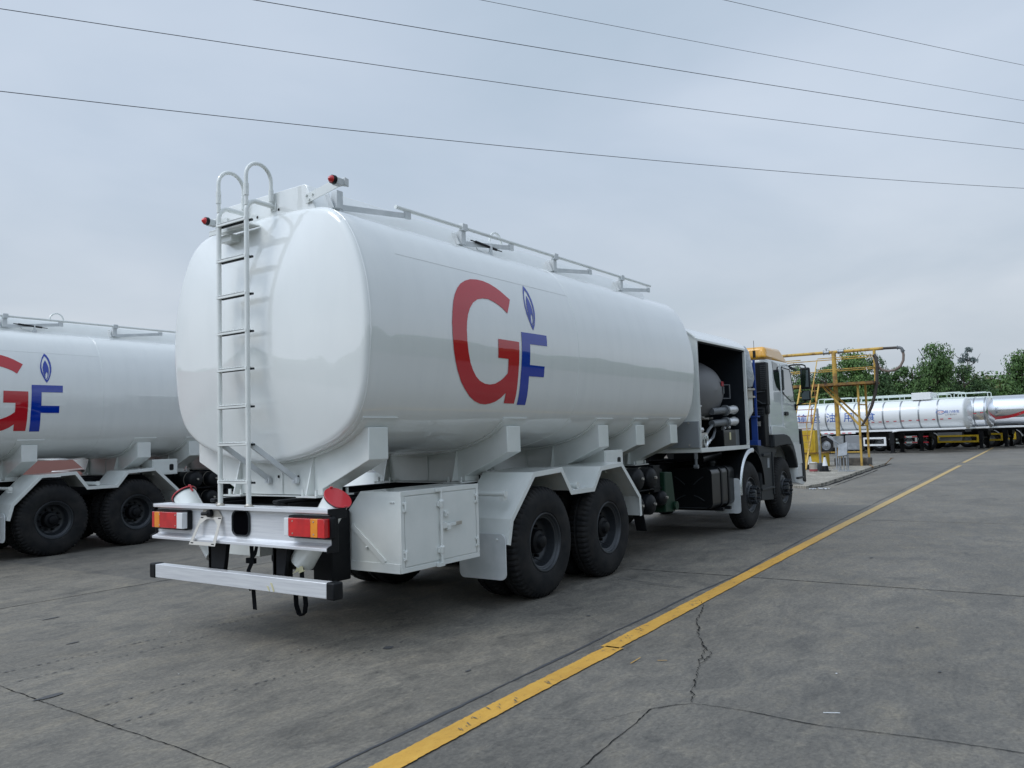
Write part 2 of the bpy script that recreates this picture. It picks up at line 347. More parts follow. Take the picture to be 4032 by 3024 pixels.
def head(x0, sgn, depth=.15):
    seq = [(x0, inset(0)), (x0+sgn*.010, inset(.004)), (x0+sgn*.024, inset(.014)), (x0+sgn*.034, inset(.030)), (x0+sgn*.040, inset(.050))]
    base = inset(.058)
    for s_ in (1, .95, .88, .78, .66, .52, .36, .18, .03): seq.append((x0+sgn*(.042+depth*(1-s_**2.2)), [CEN+(p-CEN)*s_ for p in base]))
    return seq
def decal(mb, poly, holes=(), off=.004):              # side lettering wrapped on the shell, right side
    ls = [[Vector((x_, z_, 0)) for x_, z_ in poly]]+[[Vector((x_, z_, 0)) for x_, z_ in h] for h in holes]
    tr = tessellate_polygon(ls); pts = [p for l in ls for p in l]
    bm = bmesh.new(); vs = [bm.verts.new(p) for p in pts]
    for t in tr:
        try: bm.faces.new([vs[i] for i in t])
        except ValueError: pass
    z_ = 1.86
    while z_ < 3.2:
        bmesh.ops.bisect_plane(bm, geom=bm.verts[:]+bm.edges[:]+bm.faces[:], plane_co=(0, z_, 0), plane_no=(0, 1, 0)); z_ += .025
    bm.verts.index_update()
    mb.add([(v_.co.x, -half_y(v_.co.y)-off, v_.co.y) for v_ in bm.verts], [tuple(v_.index for v_ in f.verts) for f in bm.faces]); bm.free()
LG = [(2.277, 2.919), (2.216, 2.952), (2.15, 2.988), (2.082, 3.016), (1.995, 3.042), (1.902, 3.055), (1.805, 3.054), (1.703, 3.041), (1.615, 3.013), (1.532, 2.973), (1.466, 2.922), (1.407, 2.856), (1.366, 2.782), (1.336, 2.688), (1.318, 2.597), (1.316, 2.487), (1.33, 2.368), (1.365, 2.261), (1.406, 2.176), (1.462, 2.091), (1.528, 2.027), (1.609, 1.968), (1.699, 1.926), (1.795, 1.903), (1.874, 1.899), (1.948, 1.908), (2.019, 1.926), (2.095, 1.963), (2.159, 2.012), (2.163, 1.914), (2.333, 1.913), (2.337, 2.077), (2.338, 2.32), (2.334, 2.506), (1.99, 2.508), (1.991, 2.332), (2.159, 2.331), (2.161, 2.262), (2.159, 2.196), (2.103, 2.152), (2.046, 2.12), (1.971, 2.09), (1.894, 2.08), (1.815, 2.084), (1.735, 2.107), (1.673, 2.144), (1.619, 2.198), (1.575, 2.263), (1.541, 2.35), (1.52, 2.449), (1.518, 2.55), (1.53, 2.619), (1.555, 2.69), (1.595, 2.752), (1.657, 2.812), (1.736, 2.853), (1.819, 2.872), (1.909, 2.877), (1.992, 2.86), (2.064, 2.835), (2.127, 2.807), (2.183, 2.77)]
LF = [(2.382, 2.609), (2.841, 2.612), (2.841, 2.503), (2.526, 2.5), (2.528, 2.295), (2.797, 2.294), (2.796, 2.186), (2.526, 2.185), (2.528, 2.05), (2.533, 1.903), (2.387, 1.903), (2.382, 2.128), (2.382, 2.409)]
LO = [(2.611, 3.113), (2.641, 3.084), (2.667, 3.033), (2.683, 2.968), (2.687, 2.895), (2.681, 2.828), (2.663, 2.761), (2.641, 2.701), (2.605, 2.645), (2.582, 2.676), (2.551, 2.737), (2.526, 2.804), (2.518, 2.875), (2.533, 2.955), (2.565, 3.039)]
LOH = [(2.606, 3.069), (2.631, 3.038), (2.649, 2.99), (2.66, 2.921), (2.66, 2.846), (2.646, 2.772), (2.629, 2.719), (2.611, 2.691), (2.59, 2.708), (2.568, 2.758), (2.549, 2.82), (2.54, 2.884), (2.55, 2.957), (2.571, 3.013)]
LB = [(2.607, 3.005), (2.627, 2.957), (2.643, 2.9), (2.645, 2.838), (2.638, 2.785), (2.626, 2.732), (2.614, 2.705), (2.601, 2.705), (2.576, 2.746), (2.559, 2.808), (2.556, 2.879), (2.574, 2.947)]
LBH = [(2.611, 2.821), (2.590, 2.779), (2.587, 2.74), (2.597, 2.715), (2.609, 2.715), (2.62, 2.751), (2.622, 2.79)]

truck = thing('tanker_truck', (0, 0, 0), label='white fuel tanker truck filling the middle, its whole rear end and ladder in view', cat='tanker truck', group='white fuel tanker trucks with a red and blue emblem')
T = truck
# tank
mb = MB(); rings(mb, [(x_, o_) for x_, o_ in reversed(head(.322, -1, .13))]+[(.6+i*.6, inset(0)) for i in range(11)]+[(6.70, inset(0))]+head(6.72, 1, .2))
tank = mb.build('tank', 'tank_white', T, smooth=50)
mb = MB()
def band(mb, xa, xb, h):
    n = len(PERIM); A_ = inset(.001); B_ = inset(-h); V_ = [(xa, p.x, p.y) for p in A_]+[(xa+.003, p.x, p.y) for p in B_]+[(xb-.003, p.x, p.y) for p in B_]+[(xb, p.x, p.y) for p in A_]
    mb.add(V_, [(i*n+k, i*n+(k+1) % n, (i+1)*n+(k+1) % n, (i+1)*n+k) for i in range(3) for k in range(n)])
band(mb, .325, .343, .004); band(mb, 3.487, 3.502, .003)
for x0, x1, z_ in ((.75, 3.48, 3.118), (3.51, 6.62, 1.795)):
    for s_ in (-1, 1): mb.tube([(x0+(x1-x0)*i/12, s_*(half_y(z_)+.001), z_) for i in range(13)], .0014, 6)
mb.build('weld_seam', 'tank_white', tank)
mb = MB(); decal(mb, LG); decal(mb, [(x_, z_) for x_, z_ in LG], off=.0041) if False else None
mb.build('red_letter', 'decal_red', tank, smooth=60)
mb = MB(); decal(mb, LF); mb.build('blue_letter', 'decal_blue', tank, smooth=60)
mb = MB(); decal(mb, LO, [LOH]); decal(mb, LB, [LBH]); mb.build('blue_flame', 'decal_blue', tank, smooth=60)

# saddles
for x0, x1 in ((.448, .665), (2.32, 2.548), (4.165, 4.40), (5.137, 5.375), (6.19, 6.42)):
    ys = [-1.1+.055*i for i in range(41)]
    poly = [(-1.1, 1.447), (-.57, 1.215), (-.57, 1.165), (.57, 1.165), (.57, 1.215), (1.1, 1.447)]+[(y_, min(low_z(y_)-.012, 1.70)) for y_ in reversed(ys)]
    mb = MB(); mb.prism(poly, 'x', x0, x1)
    sd_ = mb.build('saddle', 'white', T, bev=.006)
    mb = MB(); Oa, Ob = inset(.001), inset(-.016); nP = len(PERIM); idx = [i % nP for i in range(-nP//2, nP//2) if PERIM[i % nP].y < 1.80]
    for q_, X_ in ((0, x0-.07), (1, x1+.10)): pass
    k0 = len(mb.v)
    for i in idx: mb.v += [(x0-.07, Oa[i].x, Oa[i].y), (x0-.07, Ob[i].x, Ob[i].y), (x1+.10, Ob[i].x, Ob[i].y), (x1+.10, Oa[i].x, Oa[i].y)]
    mb.f += [(j*4+q_, j*4+(q_+1) % 4, j*4+4+(q_+1) % 4, j*4+4+q_) for j in range(len(idx)-1) for q_ in range(4)]+[(0, 1, 2, 3), tuple(len(idx)*4-4+q_ for q_ in range(4))]
    mb.build('pad', 'white', sd_)
    mb = MB()
    for y_ in (-.47, -.08, .47): mb.prism([(y_-.008, 1.17), (y_+.008, 1.17), (y_+.008, 1.42), (y_-.008, 1.42)], 'x', x0-.012, x0) if y_ == -.08 else mb.add([(x0, y_, 1.47), (x0-.04, y_-.03, 1.17), (x0-.04, y_+.03, 1.17), (x0-.09, y_-.006, 1.17), (x0-.09, y_+.006, 1.17), (x0-.012, y_-.006, 1.47), (x0-.012, y_+.006, 1.47), (x0+.002, y_-.006, 1.47), (x0+.002, y_+.006, 1.47), (x0+.002, y_-.006, 1.17), (x0+.002, y_+.006, 1.17)], [(3, 4, 6, 5), (3, 5, 7, 9), (4, 10, 8, 6), (5, 6, 8, 7)])
    mb.box(x0-.10, x1+.10, -.60, -.36, 1.150, 1.164); mb.box(x0-.10, x1+.10, .36, .60, 1.150, 1.164); mb.box(x0-.03, x1+.03, -.36, .36, 1.150, 1.162)
    for y_ in (-.56, -.40, .40, .56):
        for xx in (x0-.06, x1+.06): mb.tube([(xx, y_, 1.16), (xx, y_, 1.21)], .014, 6)
    mb.build('foot_plate', 'white', sd_)
    if x0 < 1:
        for y_, z_ in ((-.03, 1.315), (-.28, 1.315)): mb = MB(); mb.lathe([(0, .013), (.001, 0)], (x0-.004, y_, z_), 'x', 12); mb.build('bolt_hole', 'black', sd_, smooth=0)

# roof walkway coaming
mb = MB()
for s_ in (-1, 1):
    mb.prism([(s_*.70, 3.44), (s_*.695, 3.45), (s_*.575, 3.70), (s_*.55, 3.715), (s_*.54, 3.70), (s_*.655, 3.44)], 'x', .33, 6.52)
mb.prism([(-.70, 3.44), (.70, 3.44), (.575, 3.70), (.55, 3.715), (-.55, 3.715), (-.575, 3.70)], 'x', .315, .33)
mb.add([(6.52, -.70, 3.44), (6.52, .70, 3.44), (6.52, .56, 3.70), (6.52, -.56, 3.70), (6.535, -.70, 3.44), (6.535, .70, 3.44), (6.535, .56, 3.70), (6.535, -.56, 3.70)], [(0, 1, 2, 3), (7, 6, 5, 4), (0, 4, 5, 1), (1, 5, 6, 2), (2, 6, 7, 3), (3, 7, 4, 0)])
coam = mb.build('coaming', 'tank_white', T, bev=.006)
for y_, z_ in ((-.23, 3.56), (.05, 3.545)): mb = MB(); mb.lathe([(0, .012), (.001, 0)], (.312, y_, z_), 'x', 12); mb.build('drain_hole', 'black', coam, smooth=0)
mb = MB(); mb.tube([(3.02, -.45, 3.66)]+arc((3.13, 3.76), .11, 180, 0, 10, k=-.45)+[(3.24, -.45, 3.66)], .013, 8); mb.build('lifting_loop', 'white', T)
mb = MB(); mb.tube([(2.43, -.70, 3.60), (2.78, -.71, 3.575)], .014, 8); mb.tube([(2.36, -.69, 3.605), (2.43, -.70, 3.60)], .006, 6); mb.tube([(2.78, -.71, 3.575), (2.86, -.72, 3.57)], .006, 6)
gs = mb.build('gas_strut', 'black', T)
mb = MB(); mb.box(2.64, 2.70, -.72, -.62, 3.49, 3.53); mb.box(2.655, 2.668, -.74, -.70, 3.50, 3.62); mb.tube([(2.45, -.66, 3.60), (2.5, -.67, 3.53), (2.66, -.70, 3.505)], .006, 6); mb.build('strut_bracket', 'white_satin', T, bev=.003)
for s_ in (-1, 1):
    mb = MB(); mb.tube([(1.25, s_*.69, 3.705), (6.62, s_*.69, 3.725)], .019, 10); rail = mb.build('side_rail', 'white', T)
    for x_, full in ((.57, 0), (2.24, 1), (3.99, 1), (5.71, 1)):
        mb = MB(); mb.box(x_-.035, x_+.035, min(s_*.625, s_*.695), max(s_*.625, s_*.695), 3.54, 3.675 if full else 3.69)
        mb.prism([(s_*.60, 3.52), (s_*.70, 3.53), (s_*.64, 3.66), (s_*.59, 3.66)], 'x', x_-.075, x_-.068)
        mb.obox((x_+.03, s_*.68, 3.555), (x_+.86, s_*.69, 3.655), .012, .05); mb.box(x_+.80, x_+.875, min(s_*.675, s_*.705), max(s_*.675, s_*.705), 3.625, 3.69)
        if full: mb.box(x_-.04, x_+.04, min(s_*.66, s_*.72), max(s_*.66, s_*.72), 3.675, 3.745)
        mb.build('rail_bracket', 'white_satin', rail, bev=.004)

# rear marker lights on arms
for s_ in (-1, 1):
    mb = MB()
    if s_ < 0:
        mb.obox((.30, -.58, 3.575), (.30, -.98, 3.64), .008, .075, (0, 0, 1)); mb.lathe([(0, .009), (.006, .009)], (.288, -.60, 3.60), 'x', 8)
        for y_, z_ in ((-.63, 3.565), (-.60, 3.605), (-.67, 3.60)): mb.lathe([(0, .010), (.012, .010)], (.284, y_, z_), 'x', 8)
    else:
        mb.obox((.30, .45, 3.575), (.30, .66, 3.60), .008, .075, (0, 0, 1))
    arm = mb.build('marker_arm', 'white', T)
    yc = -.99 if s_ < 0 else .64; zc_ = 3.635 if s_ < 0 else 3.60
    mb = MB(); mb.box(.235, .31, yc-.028, yc+.028, zc_-.035, zc_+.02); mb.add([(.31, yc-.04, zc_-.03), (.31, yc+.01, zc_-.03), (.37, yc-.02, zc_-.03), (.31, yc-.04, zc_+.035), (.31, yc+.01, zc_+.035), (.37, yc-.02, zc_+.035)], [(0, 1, 2), (5, 4, 3), (0, 3, 4, 1), (1, 4, 5, 2), (2, 5, 3, 0)])
    mk = mb.build('marker_light', 'white_satin', T, bev=.004)
    mb = MB(); mb.lathe([(0, .034), (.03, .036), (.032, .03)], (.205, yc, zc_), 'x', 16); mb.build('rubber_collar', 'black', mk)
    mb = MB(); mb.lathe([(.0, .0), (.006, .014), (.02, .026), (.038, .031)], (.172, yc, zc_), 'x', 16); mb.build('red_lens', 'lamp_red', mk)

# rear ladder
LX = .035; YR, YL = -.168, .199
mb = MB()
ld = None
for y_ in (YR, YL):
    mb = MB(); mb.tube([(LX, y_, 1.10), (LX, y_, 2.3), (LX, y_, 3.50)]+arc((LX+.10, 3.50), .10, 180, 96, 8, k=y_)+[(LX+.20, y_, 3.598), (.335, y_, 3.59)], .0205, 12)
    if ld is None: ld = mb.build('ladder', 'white', T)
    else: mb.build('ladder_rail', 'white', ld)
    mb = MB(); mb.tube([(LX, y_, 3.55), (LX, y_, 3.76)]+arc((LX+.125, 3.80), .125, 180, 0, 14, k=y_)+[(LX+.25, y_, 3.74), (LX+.25, y_, 3.60)], .017, 10)
    for x_ in (LX, LX+.25): mb.tube([(x_, y_-.026, 3.70), (x_, y_+.026, 3.70)], .008, 6); mb.tube([(x_, y_, 3.63), (x_, y_, 3.73)], .0225, 10)
    mb.build('grab_hoop', 'white', ld)
    mb = MB(); mb.box(.304, .314, y_-.035, y_+.035, 3.555, 3.625); mb.tube([(.296, y_+.02, 3.57), (.305, y_+.02, 3.57)], .008, 6); mb.build('fixing_plate', 'white', ld, bev=.002)
    mb = MB(); mb.lathe([(0, .036), (.008, .036), (.014, .026), (.022, .022)], (LX, y_, 1.10), 'z', 16); mb.build('foot_flange', 'galv', ld)
for i in range(8):
    z_ = 1.286+.306*i
    mb = MB(); mb.box(LX-.022, LX-.010, YR-.010, YL+.012, z_-.004, z_+.022); mb.box(LX-.022, LX+.045, YR+.01, YL-.01, z_+.012, z_+.020)
    for k in range(9): mb.box(LX-.020+.0, LX+.040, YR+.035+k*.036, YR+.048+k*.036, z_+.019, z_+.028)
    rg = mb.build('rung', 'white', ld, bev=.002)
    mb = MB(); mb.box(LX+.022, LX+.040, YR-.035, YL+.005, z_-.006, z_+.010); mb.build('rung_grip', 'cab_grey', rg)
# platform plate under the top rung and braces at the foot
mb = MB(); mb.box(.10, .26, -.05, .43, 3.435, 3.447); mb.box(.10, .112, -.05, .43, 3.40, 3.435); mb.box(.16, .32, .20, .36, 3.34, 3.40); mb.build('step_plate', 'white', T, bev=.003)
mb = MB()
for a_, b_ in (((LX+.03, YR+.015, 1.60), (.44, -.27, 1.29)), ((LX+.03, YL+.015, 1.60), (.44, .08, 1.29))):
    mb.obox(a_, b_, .035, .042); mb.box(b_[0]-.03, b_[0]+.004, b_[1]-.03, b_[1]+.035, b_[2]-.03, b_[2]+.02); mb.tube([(b_[0]-.04, b_[1], b_[2]-.005), (b_[0]-.02, b_[1], b_[2]-.005)], .012, 6)
mb.build('ladder_brace', 'white_satin', T, bev=.003)

# chassis
mb = MB()
for s_ in (-1, 1):
    mb.box(.20, 11.4, min(s_*.36, s_*.44), max(s_*.36, s_*.44), .84, 1.12)
    mb.box(.10, 7.0, min(s_*.37, s_*.44), max(s_*.37, s_*.44), 1.121, 1.149)
for x_ in (.5, 1.6, 2.7, 4.1, 5.2, 6.4, 7.6, 8.9, 10.6): mb.box(x_-.06, x_+.06, -.36, .36, .86, 1.08)
chassis = mb.build('chassis_frame', 'chassis', T, bev=.01)
mb = MB()
for x_ in (2.743, 4.085, 9.0, 10.85):
    mb.tube([(x_, -.95, .54), (x_, .95, .54)], .085 if x_ < 5 else .06, 12)
    if x_ < 5: mb.lathe([(-.22, .08), (-.15, .2), (0, .24), (.15, .2), (.22, .08)], (x_, 0, .54), 'x', 16)
    for s_ in (-1, 1):
        for k in range(6 if x_ < 5 else 4): mb.obox((x_-.75+k*.1, s_*.5, .80-k*.028) if x_ > 5 else (3.41-.62+k*.09, s_*.52, .74-k*.03), (x_+.75-k*.1, s_*.5, .80-k*.028) if x_ > 5 else (3.41+.62-k*.09, s_*.52, .74-k*.03), .09, .022)
mb.tube([(4.3, 0, .62), (7.9, 0, .80)], .055, 10); mb.box(7.6, 9.0, -.25, .25, .62, 1.05); mb.box(9.6, 11.4, -.35, .35, .55, 1.3)
mb.build('axle', 'chassis', T)

# wheels
def tyre(mb, c_, sgn, o0=0):
    pr = [(.03, .285), (.010, .30), (.0, .335), (-.004, .40), (.004, .455), (.018, .495), (.034, .522), (.046, .538), (.060, .546), (.118, .550), (.124, .538), (.150, .538), (.156, .550), (.216, .546), (.230, .538), (.246, .515), (.262, .48), (.275, .42), (.275, .34), (.25, .285)]
    def rf(o_, r_, k):
        if r_ > .52 and o_ not in (.124, .150):
            cen = .13 < 0; kk = (k+(3 if o_ > .137 else 0)) % 3
            if kk == 0 and (o_ < .075 or o_ > .20): return r_-.020
        return r_
    mb.lathe([(o_, r_) for o_, r_ in pr], c_, 'y', 168, rf, sgn, (0, 0))
def wheel(x_, s_, rear):
    c_ = (x_, s_*1.245, .542); g_ = -s_
    mb = MB()
    if rear: pr = [(.034, .292), (.016, .292), (.010, .286), (.012, .276), (.022, .270), (.034, .266), (.040, .256), (.052, .250), (.058, .238), (.14, .230), (.165, .216), (.18, .195), (.185, .15), (.185, .09)]
    else: pr = [(.034, .290), (.018, .290), (.012, .284), (.014, .274), (.030, .268), (.05, .262), (.060, .252), (.066, .244), (.055, .228), (.038, .214), (.030, .195), (.028, .15), (.028, .10)]
    mb.lathe(pr, c_, 'y', 56, sgn=g_, caps=(0, 1)); wh = mb.build('wheel', 'rim', T)
    mb = MB(); tyre(mb, c_, g_); mb.build('tyre', 'rubber', wh, smooth=28)
    if rear: mb = MB(); tyre(mb, (x_, s_*(1.245-.335), .542), g_); mb.build('inner_tyre', 'rubber', wh, smooth=28)
    mb = MB()
    if rear:
        mb.lathe([(.185, .125), (.12, .12), (.09, .11), (.075, .075), (.04, .06), (.03, .035), (.028, 0)], c_, 'y', 24, sgn=g_)
        for k in range(10):
            a_ = 2*PI*k/10; p = Vector(c_)+Vector((.155*math.cos(a_), 0, .155*math.sin(a_))); mb.tube([p+Vector((0, g_*.185, 0)), p+Vector((0, g_*.135, 0))], .016, 6)
        mb.tube([Vector(c_)+Vector((-.10, g_*.15, -.13)), Vector(c_)+Vector((-.02, g_*.06, -.19)), Vector(c_)+Vector((.02, g_*.045, -.2))], .005, 6)
    else:
        mb.lathe([(.028, .165), (.012, .162), (.002, .150), (.0, .10), (-.05, .085), (-.06, .07), (-.065, .0)], c_, 'y', 28, sgn=g_)
        for k in range(10):
            a_ = 2*PI*(k+.3)/10; p = Vector(c_)+Vector((.132*math.cos(a_), 0, .132*math.sin(a_)))
            mb.tube([p+Vector((0, g_*.01, 0)), p+Vector((0, -g_*.03, 0)), p+Vector((0, -g_*.032, 0)), p+Vector((0, -g_*.095, 0)), p+Vector((0, -g_*.10, 0))], [.022, .022, .0165, .0165, .011], 8)
    mb.build('hub', 'chassis' if rear else 'rim', wh)
    if not rear:
        mb = MB()
        for k in range(10):
            a_ = 2*PI*k/10; p = Vector(c_)+Vector((.19*math.cos(a_), g_*.024, .19*math.sin(a_))); mb.lathe([(0, .013), (.002, 0)], p, 'y', 10, sgn=g_)
        mb.build('vent_hole', 'black', wh, smooth=0)
for s_ in (-1, 1):
    for x_ in (2.743, 4.085): wheel(x_, s_, True)
    for x_ in (9.0, 10.86): wheel(x_, s_, False)
mb = MB(); mb.lathe([(o_-.13, r_) for o_, r_ in [(.03, .20), (0, .32), (0, .42), (.03, .50), (.07, .525), (.19, .525), (.23, .50), (.26, .42), (.26, .32), (.23, .20)]], (1.55, .62, .52), 'z', 72, lambda o_, r_, k: r_-.015 if (r_ > .49 and k % 3 == 0) else r_)
sp = mb.build('spare_wheel', 'rubber', T)

# rear mudguards
GP = [(2.055, .60), (2.115, .83), (2.527, 1.243), (3.067, 1.268), (3.256, 1.022), (3.712, 1.022), (3.892, 1.238), (4.41, 1.266), (4.878, .836), (4.89, .60)]
for s_ in (-1, 1):
    ya, yb = sorted((s_*.64, s_*1.25))
    mb = MB(); mb.strip(GP, ya, yb, .006)
    fe = mb.build('mudguard', 'white', T, smooth=0)
    off = []
    P_ = [Vector(p) for p in GP]
    for i, p in enumerate(P_):
        d0 = (P_[i]-P_[i-1]).normalized() if i else (P_[1]-P_[0]).normalized(); d1 = (P_[i+1]-P_[i]).normalized() if i < len(P_)-1 else d0
        n_ = Vector(((d0+d1).y, -(d0+d1).x)).normalized(); k = 1/max(.5, n_.dot(Vector((d0.y, -d0.x)))); off.append(p+n_*.05*k)
    mb = MB()
    mb.prism(P_+off[::-1], 'y', s_*1.25, s_*1.256)
    mb.build('mudguard_edge', 'white', fe, smooth=0, bev=.002)
    mb = MB(); mb.prism([(y_, z_) for y_, z_ in rrect(min(s_*.70, s_*1.245), max(s_*.70, s_*1.245), .275, .70, .06)], 'x', 2.030, 2.044); mf = mb.build('mud_flap', 'white_satin', T, bev=.002)
    mb = MB()
    for y_ in (.80, 1.15): mb = MB(); mb.lathe([(0, .012), (.014, .012)], (2.018, s_*y_, .645), 'x', 8); mb.build('bolt', 'white', mf)
    mb = MB(); mb.tube([(2.13, s_*.5, 1.06), (2.13, s_*1.17, 1.06)], .024, 12); mb.tube([(2.13, s_*1.165, 1.06), (2.13, s_*1.20, 1.06)], .032, 12); mb.box(2.10, 2.16, min(s_*1.14, s_*1.19), max(s_*1.14, s_*1.19), 1.0, 1.04)
    mb.build('mudguard_bracket', 'white', fe)
    mb = MB(); mb.tube([(3.42, s_*.5, 1.06), (3.42, s_*1.19, 1.06), (3.42, s_*1.191, 1.06), (3.42, s_*1.23, 1.06)], [.028, .028, .036, .036], 12); mb.build('mudguard_bracket', 'white', fe)
    mb = MB(); mb.obox((4.93, s_*1.18, .63), (5.02, s_*1.18, .40), .14, .012, (1, 0, 0)); mb.build('front_flap', 'black', T)

# toolboxes (right one is the one seen)
for s_ in (-1,):
    X0, X1, Y0, Z0, Z1 = .68, 1.686, -1.2, .545, 1.184
    mb = MB(); mb.prism([(Y0, Z0), (-.61, Z0), (-.61, 1.02), (-.76, Z1), (Y0, Z1)], 'x', X0, X1)
    tb = mb.build('toolbox', 'white', T, bev=.004)
    mb = MB()
    mb.box(X0-.006, X1+.002, Y0-.010, Y0, Z1-.036, Z1+.004); mb.box(X0-.006, X1+.002, Y0-.010, Y0, Z0-.002, Z0+.036)
    mb.box(X0-.006, X0+.034, Y0-.010, Y0, Z0+.036, Z1-.036); mb.box(X1-.034, X1+.002, Y0-.010, Y0, Z0+.036, Z1-.036)
    mb.box(X0-.010, X0-.0, -1.195, -.62, Z0-.004, Z0+.072); mb.build('box_frame', 'white', tb, bev=.002)
    mb = MB(); mb.obox((X0-.006, -1.03, Z0+.075), (X0-.006, -.66, .905), .010, .045, (0, 1, 1)); mb.tube([(X0-.02, -.83, .735), (X0-.006, -.83, .735)], .011, 8)
    for y_ in (-1.10, -1.125): mb.tube([(X0-.012, y_, 1.10), (X0, y_, 1.10)], .009, 8)
    mb.build('brace_strip', 'white', tb, bev=.002)
    for xa, xb in ((X0+.042, 1.168), (1.176, X1-.042)):
        mb = MB(); mb.box(xa, xb, Y0-.009, Y0-.001, Z0+.044, Z1-.044); mb.build('door', 'white', tb, bev=.003)
    for x_, d_ in ((X0+.038, 1), (X1-.038, -1)):
        for z_ in (.68, 1.06):
            mb = MB(); mb.tube([(x_, Y0-.020, z_-.035), (x_, Y0-.020, z_+.035)], .010, 8)
            for k in (-1, 1):
                for q in (-1, 1): mb.box(x_+k*.012-.012, x_+k*.012+.012, Y0-.019, Y0-.010, z_+q*.030-.012, z_+q*.030+.012)
            mb.build('hinge', 'white', tb, bev=.002)
    mb = MB(); xr = 1.145
    mb.tube([(xr, Y0-.032, Z0+.01), (xr, Y0-.032, Z1-.005)], .012, 10)
    for z_ in (Z0+.13, Z1-.13): mb.lathe([(-.035, .016), (-.02, .022), (0, .019), (.02, .024), (.035, .017)], (xr, Y0-.030, z_), 'z', 12); mb.box(xr-.035, xr-.005, Y0-.03, Y0-.01, z_-.022, z_+.022)
    for z_ in (Z0+.01, Z1-.012): mb.box(xr-.055, xr+.025, Y0-.040, Y0-.012, z_-.016, z_+.016)
    mb.box(xr+.01, xr+.07, Y0-.036, Y0-.010, .845, .895); mb.obox((xr+.04, Y0-.030, .868), (1.33, Y0-.034, .873), .012, .026); mb.box(1.215, 1.255, Y0-.045, Y0-.010, .83, .872); mb.box(1.20, 1.25, Y0-.028, Y0-.010, .94, .985); mb.tube([(1.235, Y0-.034, .962), (1.235, Y0-.02, .962)], .010, 8)
    latch = mb.build('lock_rod', 'white', tb, bev=.002)
    mb = MB(); mb.obox((1.325, Y0-.034, .873), (1.405, Y0-.036, .875), .012, .032); mb.build('latch_handle', 'galv', latch, bev=.003)
mb = MB(); mb.box(.45, .66, -.66, -.44, .47, 1.03); mb.build('chassis_shade_box', 'chassis', T, bev=.01)  # black box standing in for the darkness around the chassis
mb = MB(); mb.box(.75, 1.6, .62, 1.18, .56, 1.10); mb.build('side_light_block', 'white', T, bev=.006)  # unseen left box, added to keep light from under the truck
mb = MB(); mb.prism(rrect(.46, 1.15, .40, 1.045, .09, 5), 'x', 5.3, 6.6); mb.build('tank_light_block', 'gloss_black', T, bev=.02)  # added tank shape that blocks light from the left
mb = MB(); mb.box(6.8, 8.3, .46, 1.12, .45, 1.05); mb.build('box_light_block', 'black', T, bev=.02)  # added box closing off more of the light from the left
mb = MB(); mb.box(4.9, 8.8, -.34, .34, .60, .83); mb.build('mid_light_block', 'chassis', T, bev=.04)  # added dark block to deepen the shade below the frame

# rear bumper channel
B1 = 1.117
mb = MB(); mb.prism([(0, 1.072), (0, 1.100), (.16, 1.100), (.16, 1.088), (.062, 1.088), (.050, 1.076), (.050, .850), (.040, .838), (-.012, .822), (-.012, .800), (.056, .800), (.062, .812), (.062, 1.07), (.012, 1.07)][::-1], 'y', -B1, B1)
bu = mb.build('rear_bumper', 'alu', T, smooth=0, bev=.003)
for s_ in (-1, 1):
    mb = MB(); ya, yb = sorted((s_*B1, s_*(B1+.014)))
    mb.prism([(-.004, 1.066), (-.004, 1.106), (.17, 1.106), (.17, 1.03), (.09, 1.03), (.09, .79), (-.018, .79), (-.018, .826), (.03, .845), (.03, 1.05)], 'y', ya, yb); mb.build('end_cap', 'black', bu, bev=.003)
mb = MB(); ol = rrect(-.172, .056, .858, 1.073, .06, 6); il = rrect(-.156, .040, .874, 1.057, .05, 6); n = len(ol)
mb.add([(.044, y_, z_) for y_, z_ in ol]+[(.030, (a_[0]+b_[0])/2, (a_[1]+b_[1])/2) for a_, b_ in zip(ol, il)]+[(.044, y_, z_) for y_, z_ in il], [(i*n+k, i*n+(k+1) % n, (i+1)*n+(k+1) % n, (i+1)*n+k) for i in range(2) for k in range(n)])
mb.build('rubber_grommet', 'cab_grey', bu)
mb = MB(); mb.prism(il, 'x', .040, .0485); mb.build('opening', 'void', bu, smooth=0)
# tail lamps
for s_ in (-1, 1):
    y0, y1 = (.685, 1.128) if s_ < 0 else (.615, 1.062)
    mb = MB(); mb.prism(rrect(min(s_*(y0-.008), s_*(y1+.018)), max(s_*(y0-.008), s_*(y1+.018)), .885, 1.052, .02), 'x', .005, .049)
    tl = mb.build('tail_lamp', 'black', T, bev=.004)
    L_ = y1-y0; za_, zb_ = .902, 1.037
    if s_ < 0: segs = [(0, .11, 'lamp_clear', 'clear_lens'), (.11, .66, 'lamp_red', 'red_lens'), (.66, .83, 'lamp_amber', 'amber_lens'), (.83, 1, 'lamp_red', 'red_lens')]
    else: segs = [(0, .18, 'lamp_clear', 'clear_lens'), (.18, .75, 'lamp_red', 'red_lens'), (.75, .92, 'lamp_amber', 'amber_lens'), (.92, 1, 'lamp_red', 'red_lens')]
    for a_, b_, mt, nm in segs:
        ya, yb = sorted((s_*(y0+L_*a_), s_*(y0+L_*b_))); mb = MB(); mb.box(-.045, .012, ya, yb, za_, zb_); mb.build(nm, mt, tl, bev=.0035)
    mb = MB()
    for f_ in (.22, .74):
        for z_ in (.925, 1.016): mb.lathe([(0, .006), (.003, .006)], (-.048, s_*(y0+L_*f_), z_), 'x', 8)
    mb.build('screw', 'galv', tl)
